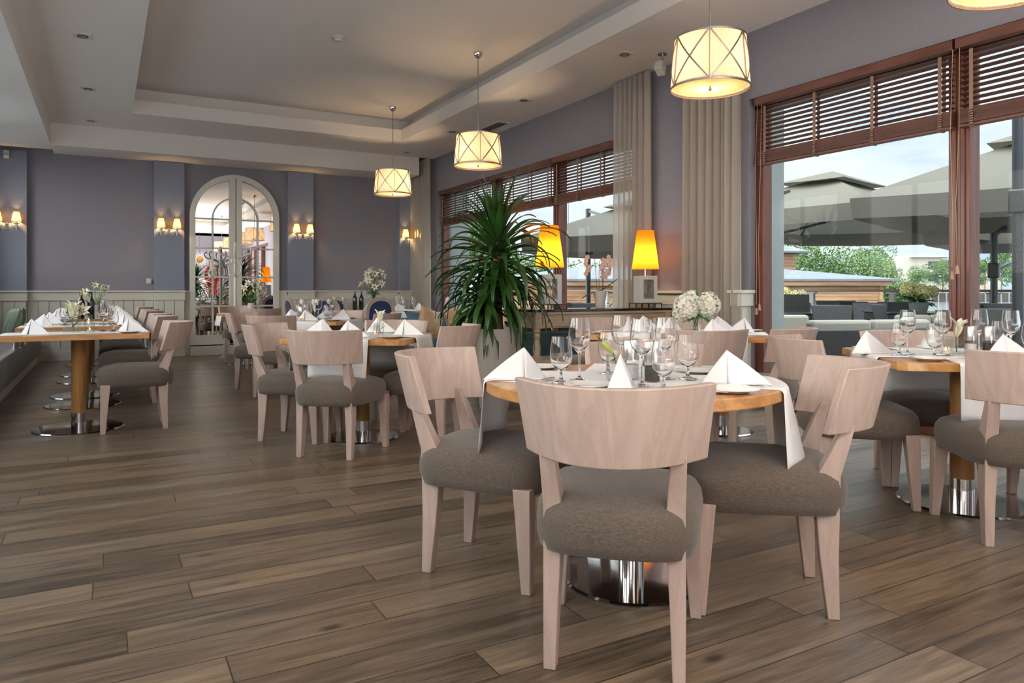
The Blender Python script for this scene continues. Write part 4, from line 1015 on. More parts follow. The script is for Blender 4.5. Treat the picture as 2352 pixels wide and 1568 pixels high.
# ================================================================== FLOWERS
def vase_lilies(label, loc, n, spread, vh, vr, seed, white=False, scale=1.):
    rnd = random.Random(seed)
    t = thing('lily_vase', label, 'vase', loc)
    if white: MB().lathe([(0, 0), (vr*.7, 0), (vr*.75, .01), (vr, vh), (vr-.006, vh), (vr*.68, .02), (0, .02)], seg=24).build('vase_body', 'pot_w', t)
    else: MB().lathe([(0, 0), (vr*.62, 0), (vr*.66, .01), (vr, vh), (vr-.004, vh), (vr*.62, .02), (0, .015)], seg=28).build('vase_body', 'clear', t)
    st = MB()
    for k in range(n):
        a = rnd.uniform(0, 2*PI); r = spread*math.sqrt(rnd.uniform(.05, 1)); hz = vh+rnd.uniform(.10, .30)*scale*(1.25-r/spread*.5)
        e_ = (r*math.cos(a), r*math.sin(a), hz)
        st.tube([(rnd.uniform(-.02, .02), rnd.uniform(-.02, .02), .03), (e_[0]*.25, e_[1]*.25, vh), e_], .003, 5)
        if k % 4 == 3:
            m = MB().lathe([(.001, 0), (.010, .02), (.013, .05), (.009, .08), (.002, .095)], seg=8)
            m.xf(Matrix.Translation(e_) @ Matrix.Rotation(rnd.uniform(-.5, .5), 4, 'X') @ Matrix.Rotation(rnd.uniform(-.5, .5), 4, 'Y')); m.build('lily_bud', 'bud', t)
        else:
            d = (math.cos(a)*.8+rnd.uniform(-.2, .2)-sY*.5, math.sin(a)*.8-cY*.5, rnd.uniform(.1, .9))
            lily(t, e_, d, .088*scale, rnd.uniform(.6, .95), petal='petal_w' if k % 2 else 'petal')
    for k in range(int(n*1.6)):
        a = rnd.uniform(0, 2*PI); r0 = .03; z0 = vh+rnd.uniform(-.01, .05)
        leaf_blade(st, (r0*math.cos(a), r0*math.sin(a), z0), (spread*.8*math.cos(a), spread*.8*math.sin(a), z0+rnd.uniform(-.03, .08)), .026, rnd.uniform(.0, .05))
    st.build('stems_and_leaves', 'leaf2', t, ang=70, fix=False)
    return t
vase_lilies('tall glass vase of white lilies and green buds on the white clothed table', (4.02, 12.0, .752), 22, .18, .27, .055, 3, scale=1.25)
vase_lilies('low vase of cream lilies in front of the arched mirror', (1.90, 11.30, ZT+.004), 12, .14, .14, .05, 5, white=True, scale=1.05)
vase_lilies('vase of greenish lilies behind the wine bottles on the left row tables', (-.10, 10.0, ZT+.002), 8, .14, .16, .045, 8, white=True, scale=.85)
def hydrangea_ball(m, c, r, rnd, n=70, ps=.022, sc=(1, 1, 1)):
    c = Vector(c)
    for k in range(n):
        z = 1-2*(k+.5)/n; a = k*2.39996; q = math.sqrt(1-z*z); d = Vector((q*math.cos(a)*sc[0], q*math.sin(a)*sc[1], z*sc[2]))
        p = c+d*r*rnd.uniform(.84, 1.10); d.normalize(); t1 = d.cross(Vector((0, 0, 1)));
        if t1.length < .05: t1 = Vector((1, 0, 0))
        t1.normalize(); t2 = d.cross(t1); ro = rnd.uniform(0, PI)
        for j in range(4):
            an = ro+j*PI/2; u_ = t1*math.cos(an)+t2*math.sin(an); w_ = t1*math.cos(an+PI/2)+t2*math.sin(an+PI/2)
            m.add([p, p+u_*ps*.55+w_*ps*.5+d*ps*.45, p+u_*ps*1.05+d*ps*.12, p+u_*ps*.55-w_*ps*.5+d*ps*.45], [(0, 1, 2, 3)])
    m.ball(c, r*.80, 12, 8, sc)
t = thing('hydrangea_vase', 'glass vase with round white hydrangeas on the table by the curtain', 'vase', (3.90, 4.11, ZT+.004), CF)
MB().lathe([(0, 0), (.042, 0), (.044, .006), (.047, .15), (.044, .15), (.040, .012), (0, .012)], seg=28).build('vase_body', 'clear', t)
rnd = random.Random(4)
for c_, r in (((-.075, -.03, .205), .082), ((-.02, .04, .235), .08), ((.082, .0, .215), .088), ((-.10, .03, .15), .055)):
    m = MB(); hydrangea_ball(m, c_, r, rnd, 130, .027); m.build('hydrangea_head', 'petal_w', t, smooth=False, fix=False)
m = MB()
for p0, p1, wd in (((.03, -.03, .14), (.11, -.10, .06), .07), ((0, -.04, .14), (.02, -.12, .12), .05), ((-.02, -.03, .13), (-.08, -.10, .10), .05), ((.02, 0, .24), (.07, -.04, .33), .022), ((.01, 0, .24), (.0, -.05, .34), .022),
                   ((.01, 0, .26), (.06, .0, .36), .02), ((-.1, 0, .20), (-.19, -.02, .20), .03), ((-.1, 0, .17), (-.18, -.03, .16), .028)): leaf_blade(m, p0, p1, wd, .01)
for k in range(6): m.tube([(.02*math.cos(k), .02*math.sin(k), .015), (.03*math.cos(k+2), .03*math.sin(k+2), .16)], .003, 5)
m.build('leaves_and_stems', 'leaf2', t, ang=70, fix=False)

# ================================================================== YUCCA IN POT
t = thing('potted_yucca', 'large yucca with drooping sword leaves in a tall cream pot', 'plant', (3.13, 5.90, 0))
MB().lathe([(0, 0), (.135, 0), (.142, .01), (.170, .38), (.205, .72), (.210, .735), (.195, .735), (.185, .68), (0, .66)], seg=56).build('planter', 'pot', t, ang=50)
MB().cyl((0, 0, .66), .18, .02, 30).build('soil', 'dark', t)
m = MB().tube([(.03, 0, .64), (.04, .02, .9), (.02, .0, 1.25), (.03, .02, 1.55)], [.045, .038, .035, .03], 12); m.tube([(-.06, .04, .64), (-.08, .03, .85), (-.10, .03, 1.12)], [.035, .03, .028], 10)
m.build('trunk', 'bark', t)
rnd = random.Random(12)
def crown(m, c, n, Lr, q0=0., q1=1.):
    for k in range(n):
        q = q0+(q1-q0)*(k+rnd.random()*.8)/n
        a = k*2.39996+rnd.uniform(-.3, .3)
        elev = math.radians(84-120*q+rnd.uniform(-12, 12)); L_ = rnd.uniform(*Lr)
        droop = (.7+7.0*q*(1.25-q))*rnd.uniform(.6, 1.4); wd = rnd.uniform(.056, .082)
        h = Vector((math.cos(a), math.sin(a), 0)); pts = []; p = Vector(c)+Vector((0, 0, -.20*q)); el = elev; st = L_/14
        for s_ in range(15):
            pts.append(p.copy()); p = p + (h*math.cos(el)+Vector((0, 0, 1))*math.sin(el))*st
            el -= droop*st*(.10+(s_/9)**1.6); el = max(el, math.radians(-86))
        side = Vector((-math.sin(a), math.cos(a), 0)); tw = rnd.uniform(-.7, .7)
        def fn(u, v):
            i = u*14; i0 = min(13, int(i)); pp = pts[i0].lerp(pts[i0+1], i-i0)
            t_ = (pts[i0+1]-pts[i0]).normalized(); nr = side.cross(t_)
            wv = (2*v-1)*wd/2*min(1, .35+u*3)*max(.02, (1-u**2.4)); ang = tw*u
            return pp + side*wv*math.cos(ang) + nr*wv*math.sin(ang) - nr*abs(2*v-1)*wd*.12
        m.grid(fn, 14, 2)
m = MB(); crown(m, (.03, .02, 1.54), 36, (.50, .74), 0, .36); crown(m, (.03, .02, 1.50), 72, (.58, .80), .30, 1.); crown(m, (.02, .0, 1.30), 60, (.55, .78), .45, 1.15)
m.build('foliage', 'leaf', t, ang=80, fix=False)
m = MB(); crown(m, (-.10, .03, 1.12), 50, (.42, .62), .4, 1.1); m.build('foliage', 'leaf', t, ang=80, fix=False)
o = copy_tree(t); o.location = (2.75, -1.3, 0); o['label'] = 'second potted yucca behind the camera, seen only in the arched mirror'

# ================================================================== CONSOLE TABLE, LAMPS, ORCHID
XA, XB, YA, YB = 3.52, 5.20, 5.83, 6.28
t = thing('console_table', 'long pale wood console with black marble top and turned legs between the lamps', 'console', (0, 0, 0))
MB().box(((XA+XB)/2, (YA+YB)/2, .888), (XB-XA, YB-YA, .025)).build('marble_top', 'marble', t, bevel=.004)
m = MB().box(((XA+XB)/2, (YA+YB)/2, .862), (XB-XA-.01, YB-YA-.01, .028)); m.build('moulding', 'beige_wood', t, bevel=.006)
m = MB()
for y in (YA+.035, YB-.035): m.box(((XA+XB)/2, y, .785), (XB-XA-.06, .022, .125))
for x in (XA+.035, XB-.035): m.box((x, (YA+YB)/2, .785), (.022, YB-YA-.06, .125))
m.build('apron', 'beige_wood', t)
for a, b in ((XA+.10, 4.37), (4.39, XB-.10)): MB().box(((a+b)/2, YA+.022, .785), (b-a, .012, .10)).build('drawer', 'beige_wood', t, bevel=.002)
for x in (XA+.045, XB-.045):
    for y in (YA+.045, YB-.045):
        m = MB().box((x, y, .785), (.078, .078, .13)); m.lathe([(.030, .72), (.038, .70), (.038, .69), (.026, .675), (.034, .66), (.036, .64), (.028, .625), (.030, .60), (.038, .54), (.036, .48), (.034, .45)], (x, y, 0), 20, True)
        m.box((x, y, .40), (.072, .072, .12)); m.lathe([(.034, .34), (.028, .32), (.036, .25), (.030, .12), (.024, .08), (.032, .04), (.030, 0)], (x, y, 0), 20, True)
        m.build('leg', 'beige_wood', t, bevel=.002)
MB().box(((XA+XB)/2, (YA+YB)/2, .40), (XB-XA-.06, YB-YA-.04, .035)).build('lower_shelf', 'beige_wood', t, bevel=.004)
def table_lamp():
    t = thing('table_lamp', 'x', 'table lamp')
    b = MB(); w_, h0, h1 = .20, .0, .285
    # box with a window opening through it
    for sx in (-1, 1):
        b.box((sx*.078, 0, .1425), (.044, .17, .285))
    b.box((0, 0, .0225), (.112, .17, .045)); b.box((0, 0, .265), (.112, .17, .040))
    lb_ = b.build('lamp_base', 'lampwhite', t, bevel=.002)
    for yy in (-.083, .083):
        x = MB()
        for s in (-1, 1): x.bar((-.055, yy, .1425-s*.10), (.055, yy, .1425+s*.10), .005)
        x.bar((-.03, yy, .245), (.0545, yy, .14), .005); x.bar((.03, yy, .045), (-.0545, yy, .14), .005)
        for a, c_ in (((-.054, yy, .047), (.054, yy, .047)), ((-.054, yy, .243), (.054, yy, .243)), ((-.054, yy, .045), (-.054, yy, .245)), ((.054, yy, .045), (.054, yy, .245))): x.bar(a, c_, .006)
        x.build('metal_lattice', 'nickel', lb_)
    MB().cyl((0, 0, .285), .009, .10, 12).build('stem', 'steel', t)
    MB().lathe([(.143, .355), (.088, .765)], seg=48).build('lamp_shade', 'shade_o', t, fix=False)
    l = lamp_light('POINT', (0, 0, .49), 3.6, (1, .60, .22), shadow_soft_size=.03); l.parent = t; l.name = 'bulb'
    return t
def trivet(x, y, label):
    t = MB()
    t.box((0, 0, .044), (.27, .22, .008))
    for sy in (-1, 1):
        for k in range(-1, 3): t.bar((-.045+k*.09-.0, sy*.10, .0), (-.045+k*.09, sy*.10, .042), .010)
    o = t.build('iron_stand', 'black', bevel=.002); o.location = (x, y, .9015); tag(o, label, 'stand')
for x, y, lb in ((3.80, 6.02, 'left orange shaded table lamp on the console, partly behind yucca leaves'), (5.00, 6.02, 'right orange shaded table lamp on the console, in front of the beige curtain')):
    inst('table_lamp', table_lamp, (x, y, .95), CF*.55, lb, 'orange shaded table lamps')
    trivet(x, y, 'low black iron stand under the '+('left' if x < 4.5 else 'right')+' orange lamp')
t = thing('potted_orchid', 'blush white orchid in a tapered white pot between the two orange lamps', 'plant', (4.43, 6.05, .9015), CF)
MB().lathe([(0, 0), (.045, 0), (.048, .005), (.050, .05), (.068, .15), (.070, .175), (.064, .175), (.058, .14), (0, .13)], seg=28).build('pot', 'pot_w', t)
rnd = random.Random(9); sp = MB(); fl = []
for k, (x0, top, hang) in enumerate(((-.03, (-.055, .50), -.13), (-.01, (-.005, .47), .02), (.02, (.045, .50), .10), (.03, (.03, .46), .05))):
    pts = [(x0, 0, .15), (x0*.8+top[0]*.3, .01, .33), (top[0], 0, top[1]), (top[0]+(hang-top[0])*.5, -.01, top[1]+.035), (hang, -.02, top[1]-.02), (hang+.005, -.03, top[1]-.12)]
    sp.tube(pts, .0028, 6)
    for j in range(6):
        q = j/5; fl.append((hang+rnd.uniform(-.02, .02), -.03+rnd.uniform(-.015, .015), top[1]+.02-q*.17))
sp.build('flower_spikes', 'bark', t)
for c_ in fl:
    m = MB(); c_ = Vector(c_); d = Vector((rnd.uniform(-.6, .6), -1, rnd.uniform(-.3, .2))).normalized(); a = d.cross(Vector((0, 0, 1))).normalized(); b = d.cross(a)
    for j in range(5):
        an = 2*PI*j/5; u_ = a*math.cos(an)+b*math.sin(an); w_ = a*math.cos(an+PI/2)+b*math.sin(an+PI/2); s_ = .029
        m.add([c_, c_+u_*s_*.5+w_*s_*.5, c_+u_*s_+d*.003, c_+u_*s_*.5-w_*s_*.5], [(0, 1, 2, 3)])
    m.ball(c_+d*.004, .006, 6, 4); m.build('orchid_flower', 'petal_p', t, smooth=False, fix=False)
m = MB(); leaf_blade(m, (0, 0, .17), (.17, -.04, .27), .07, -.02); leaf_blade(m, (0, 0, .17), (-.19, -.03, .16), .065, .07); leaf_blade(m, (0, 0, .17), (.13, .03, .18), .05, .03); leaf_blade(m, (0, 0, .17), (-.09, .06, .22), .05, .01)
m.build('leaves', 'leaf', t, ang=70, fix=False)

# ================================================================== SOFAS
def cushion_mesh(w_, h_, d_, seed=0, n=14, crease=.0):
    """pillow standing in XZ, thickness along Y"""
    rd = random.Random(seed); m = MB(); ph = [rd.uniform(0, 6) for _ in range(4)]
    for s in (-1, 1):
        def fn(u, v, s=s):
            a, b = 2*u-1, 2*v-1
            pin = 1-.10*(1-abs(a)**2)*abs(b)**3; pin2 = 1-.10*(1-abs(b)**2)*abs(a)**3
            th = ((1-abs(a)**2.6)*(1-abs(b)**2.6))**.42
            wr = crease*(math.sin(6*a+4*b+ph[0])*.5+math.sin(11*a-5*b+ph[1])*.3)*(1-abs(a*b))
            return (a*w_/2*pin2, s*(d_/2*th+wr*th), h_/2+b*h_/2*pin)
        m.grid(fn, n, n)
    return m
t = thing('sofa', 'petrol blue velvet sofa with gold cushions behind the yucca', 'sofa', (4.32, 9.25, 0))
W_ = 1.60
MB().box((0, 0, .21), (W_, .78, .28)).build('sofa_body', 'velvet', t, bevel=.02)
MB().box((0, -.06, .40), (W_-.32, .70, .13)).build('seat_cushion', 'velvet', t, bevel=.04)
for s in (-1, 1): MB().box((s*(W_/2-.07), -.02, .45), (.15, .74, .42)).build('arm', 'velvet', t, bevel=.035)
m = cushion_mesh(W_-.25, .46, .22, 2, 20, .0); m.xf(Matrix.Translation((0, .27, .34)) @ Matrix.Rotation(-.14, 4, 'X')); m.build('back_cushion', 'velvet', t, ang=80)
MB().box((0, .36, .46), (W_, .10, .48)).build('backrest', 'velvet', t, bevel=.03)
for x in (-1, 1):
    for y in (-1, 1): MB().box((x*(W_/2-.1), y*.32, .035), (.05, .05, .07)).build('leg', 'dark', t)
for x, y, rz, ry, lb, sd_ in ((3.76, 8.98, .25, .38, 'gold satin cushion leaning in the left corner of the blue sofa', 1), (4.28, 9.08, -.1, -.12, 'gold satin cushion in the middle of the blue sofa, behind yucca leaves', 2), (4.84, 9.05, -.3, .05, 'gold satin cushion at the right end of the blue sofa', 3)):
    m = cushion_mesh(.38, .40, .16, sd_, 20, .016); m.xf(Matrix.Rotation(-.28, 4, 'X') @ Matrix.Rotation(ry, 4, 'Y'))
    o = m.build('cushion', 'tan', ang=80); o.location = (x, y, .47); o.rotation_euler = (0, 0, rz); tag(o, lb, 'cushion', 'gold satin cushions')
t = thing('sofa', 'low petrol blue sofa seen from behind under the console', 'sofa', (4.30, 6.85, 0))
MB().box((0, 0, .21), (1.45, .72, .28)).build('sofa_body', 'velvet', t, bevel=.02)
MB().box((0, -.32, .38), (1.45, .10, .52)).build('backrest', 'velvet', t, bevel=.025)
for s in (-1, 1): MB().box((s*.66, .0, .42), (.13, .70, .40)).build('arm', 'velvet', t, bevel=.03)
MB().tube([(-.70, -.375, .645), (.70, -.375, .645)], .008, 6).build('piping', 'velvet', t)
m = MB()
for x in (-.34, .30):
    k = cushion_mesh(.60, .40, .20, 5, 12, .01); k.xf(Matrix.Translation((x, -.20, .36)) @ Matrix.Rotation(-.1, 4, 'X')); m.add(k.v, k.f)
m.build('back_cushions', 'black', t, ang=80)
for x in (-1, 1):
    for y in (-1, 1): MB().box((x*.6, y*.3, .035), (.05, .05, .07)).build('leg', 'dark', t)
m = cushion_mesh(.40, .36, .14, 7, 14, .012); o = m.build('cushion', 'tan', ang=80); o.location = (3.95, 6.80, .47); o.rotation_euler = (-.2, 0, .3); tag(o, 'gold satin cushion behind the leftmost console leg', 'cushion', 'gold satin cushions')

# ================================================================== LEFT BENCH
t = thing('upholstered_bench', 'long taupe upholstered bench along the left wall', 'bench', (0, 0, 0))
y0, y1 = 4.2, 13.05; yc = (y0+y1)/2; Ly = y1-y0
MB().box((-1.22, yc, .045), (.68, Ly, .09)).build('plinth', 'panel', t)
def fn(u, v):
    pr = [(-.88, .09), (-.855, .16), (-.842, .28), (-.838, .36), (-.848, .42), (-.88, .45), (-.98, .462), (-1.2, .462), (-1.42, .45)]
    i = v*8; i0 = min(7, int(i)); f_ = i-i0; x = sm(pr[i0][0], pr[i0+1][0], f_); z = sm(pr[i0][1], pr[i0+1][1], f_)
    return (x+.004*math.sin(u*70), y0+Ly*u, z)
m = MB().grid(fn, 60, 24); m.box((-1.22, y1-.01, .27), (.66, .02, .35)); m.build('seat', 'bench', t, ang=60, fix=False)
m = MB(); n_ = 6
for k in range(n_): m.box((-1.51, y0+Ly*(k+.5)/n_, .68), (.16, Ly/n_-.01, .50))
m.build('backrest', 'bench', t, bevel=.04)
for x, y, lb, sd_ in ((-1.05, 10.9, 'green striped silk cushion on the left bench, nearest', 21), (-1.07, 11.6, 'green striped silk cushion on the left bench, farther one', 22)):
    m = cushion_mesh(.44, .42, .17, sd_, 12, .006); m.xf(Matrix.Rotation(-.25, 4, 'X')); o = m.build('cushion', 'cushion_g', ang=80); o.location = (x, y, .46); o.rotation_euler = (0, 0, -PI/2+.2); tag(o, lb, 'cushion', 'green cushions on the bench')

# ================================================================== CLOTHED TABLE AND MEDALLION CHAIRS
TCX, TCY, TA, TB = 3.83, 11.85, .93, .55
t = thing('dining_table', 'long table hidden under a white cloth by the back wall', 'table', (TCX, TCY, 0))
MB().box((0, 0, .725), (1.8, 1.04, .04)).build('tabletop', 'oak', t)
for sx in (-1, 1):
    for sy in (-1, 1): MB().box((sx*.8, sy*.42, .353), (.06, .06, .705)).build('leg', 'oak_v', t)
def fn(u, v):
    a = 2*PI*u; e = .35
    sx = math.copysign(abs(math.cos(a))**e, math.cos(a)); sy = math.copysign(abs(math.sin(a))**e, math.sin(a))
    if v < .35: k = v/.35; return (sx*TA*k, sy*TB*k, .749)
    q = (v-.35)/.65; dp = .58*q; fold = .035*q*math.sin(a*26+1.2*math.sin(a*3))
    r = 1+.02*min(1, q*8)
    return (sx*(TA*r+.03*q)+fold*math.cos(a), sy*(TB*r+.03*q)+fold*math.sin(a), .749-dp-(.004 if q else 0))
o = MB().grid(fn, 260, 16).build('tablecloth', 'linen', ang=80, fix=False, solid=.0012); o.location = (TCX, TCY, 0); tag(o, 'white floor-touching tablecloth with folds on the long back table', 'tablecloth')
def medallion():
    t = thing('medallion_chair', 'x', 'chair')
    def oval(r1, r2, zc, n=36, e=.8): return [(r1*math.copysign(abs(math.cos(2*PI*k/n))**e, math.cos(2*PI*k/n)), zc+r2*math.copysign(abs(math.sin(2*PI*k/n))**e, math.sin(2*PI*k/n))) for k in range(n+1)]
    def yb(z): return -.02-.16*(z-.45)
    m = MB(); rings = []
    for (rx, rz_), off in (((.245, .275), .018), ((.245, .275), -.018), ((.185, .215), -.018), ((.185, .215), .018)):
        rings.append([(x, yb(z)+off, z) for x, z in oval(rx, rz_, .70)[:-1]])
    rings.append(rings[0]); m.loft(rings, cap=False); bf = m.build('back_frame', 'pale_wood', t, bevel=.004, ang=50)
    for off, mt in ((.012, 'navy'), (-.012, 'navy')):
        def fn(u, v, off=off):
            a = 2*PI*u; x = .190*v*math.copysign(abs(math.cos(a))**.8, math.cos(a)); z = .70+.220*v*math.copysign(abs(math.sin(a))**.8, math.sin(a))
            return (x, yb(z)+off+(.02 if off > 0 else -.004)*(1-v*v), z)
        MB().grid(fn, 36, 6).build('back_pad', mt, bf, fix=False)
    rings = []
    for g, z in ((-.01, .37), (0, .39), (.004, .43), (-.02, .47), (-.09, .49), (-.2, .495)):
        rings.append([((sm(.20, .25, (math.sin(2*PI*k/32)+1)/2)+g)*math.copysign(abs(math.cos(2*PI*k/32))**.5, math.cos(2*PI*k/32)), .20+(.24+g)*math.copysign(abs(math.sin(2*PI*k/32))**.5, math.sin(2*PI*k/32)), z) for k in range(32)])
    MB().loft(rings).build('seat', 'navy', t, ang=60)
    MB().prism([(-.19, -.03), (.19, -.03), (.235, .42), (-.235, .42)], .33, .38).build('seat_frame', 'pale_wood', t, bevel=.006)
    for s in (-1, 1):
        MB().tube([(s*.19, .39, .33), (s*.19, .39, .25), (s*.19, .39, 0)], [.026, .024, .014], 10).build('leg', 'pale_wood', t)
        MB().tube([(s*.17, -.0, .50), (s*.17, 0, .33), (s*.17, -.03, 0)], [.022, .024, .016], 10).build('leg', 'pale_wood', t)
    return t
MC = 'blue medallion chair, '
for x, y, f, lb in ((3.80, 11.10, 92, MC+'its dark back to the camera at the clothed table'), (2.98, 11.25, 75, MC+'angled, back to the camera, left of the bottles'),
                    (3.52, 12.62, -92, MC+'facing the camera behind the left end of the clothed table'), (4.40, 12.62, -88, MC+'behind the clothed table, mostly hidden by the lily vase'),
                    (2.68, 12.0, 5, MC+'seen from the side at the left end of the clothed table'), (5.0, 11.35, 150, MC+'at the right end of the clothed table, next to the corner curtain')):
    inst('medallion', medallion, (x, y, 0), math.radians(f-90), lb, 'blue medallion chairs')
tg = []; ng = []; ZF = .752
for x, y in ((3.32, 11.9), (3.42, 11.75), (4.35, 11.75), (4.5, 11.9), (4.62, 11.7), (4.28, 12.0)): place('tall', tall_glass, (x, y), ZF, 0, tg)
ordinal(tg, 'tall wine glass on the white clothed table', 'tall wine glasses on the clothed table')
tg = []
for x, y in ((3.25, 11.75), (4.42, 11.62), (4.70, 11.85)): place('short', short_glass, (x, y), ZF, 0, tg)
ordinal(tg, 'short water goblet on the white clothed table', 'water goblets on the clothed table')
for x, y, rz in ((3.05, 11.6, 0), (3.25, 12.1, .2), (3.75, 11.45, 1.2), (4.25, 11.45, .1), (4.68, 11.6, .1)):
    place('napkin', napkin, (x, y), ZF, CF+rz)
nk = [o for o in S.objects if o.get('label') == 'x' and o.get('category') == 'napkin' and o.location.y > 11.3 and o.location.x > 3]
ordinal(nk, 'white folded napkin on the white clothed table', 'napkins on the clothed table')
for k, (x, y) in enumerate(((3.72, 12.1), (3.84, 12.12))):
    o = inst('bottle2', None, (x, y, ZF), 0, ('left' if k == 0 else 'right')+' one of the two dark wine bottles beside the lily vase on the clothed table', 'bottles on the clothed table')
t = thing('pillar_candle', 'thick ivory candle burning right of the lily vase on the clothed table', 'candle', (4.10, 11.80, ZF))
wx_ = MB().cyl((0, 0, 0), .035, .15, 20).build('wax', 'candle', t); MB().ball((0, 0, .165), .007, 8, 6, (1, 1, 2)).build('flame', 'flame', wx_)

# ================================================================== COAT STAND
t = thing('coat_stand', 'white bentwood coat stand with curled hooks in front of the arched mirror', 'coat stand', (1.83, 12.35, 0))
MB().cyl((0, 0, .1), .023, 1.72, 14).ball((0, 0, 1.84), .022).build('pole', 'coat_w', t)
for k in range(6):
    a = 2*PI*k/6+.35; h = Vector((math.cos(a), math.sin(a), 0)); m = MB()
    P_ = [(.02, 1.30), (.10, 1.36), (.11, 1.46), (.05, 1.54), (.06, 1.60), (.17, 1.64), (.26, 1.67), (.285, 1.72), (.26, 1.765), (.235, 1.76)]
    m.tube([h*r+Vector((0, 0, z)) for r, z in P_], .013, 8)
    hk = m.build('coat_hook', 'coat_w', t)
    m = MB(); m.tube([h*r+Vector((0, 0, z)) for r, z in ((.05, 1.53), (.13, 1.50), (.155, 1.54))], .011, 8); m.build('lower_hook', 'coat_w', hk)
for k in range(4):
    a = 2*PI*k/4+.6; h = Vector((math.cos(a), math.sin(a), 0))
    MB().tube([h*r+Vector((0, 0, z)) for r, z in ((.018, .75), (.05, .60), (.15, .45), (.17, .30), (.12, .15), (.20, .05), (.30, .012))], .012, 8).build('foot', 'coat_w', t)
MB().lathe([(.165+.008*math.cos(k*PI/4), .33+.008*math.sin(k*PI/4)) for k in range(9)], seg=32).build('umbrella_ring', 'coat_w', t)

# ================================================================== seen only in the mirror
t = thing('sunburst_mirror', 'round sunburst mirror with white rays, reflected in the arched mirror', 'mirror', (3.42, -6.0, 2.35))
m = MB()
for k in range(24): a = 2*PI*k/24; m.bar((.13*math.cos(a), 0, .13*math.sin(a)), ((.34 if k % 2 else .26)*math.cos(a), 0, (.34 if k % 2 else .26)*math.sin(a)), .014)
m.build('rays', 'lampwhite', t); MB().lathe([(0, 0), (.14, 0), (.14, .03), (.0, .035)], seg=28).xf(Matrix.Rotation(-PI/2, 4, 'X')).build('brass_disc', 'gold', t)
MB().bar((0, -.02, 0), (0, -.02, 1.55), .01).build('hanger', 'black', t)
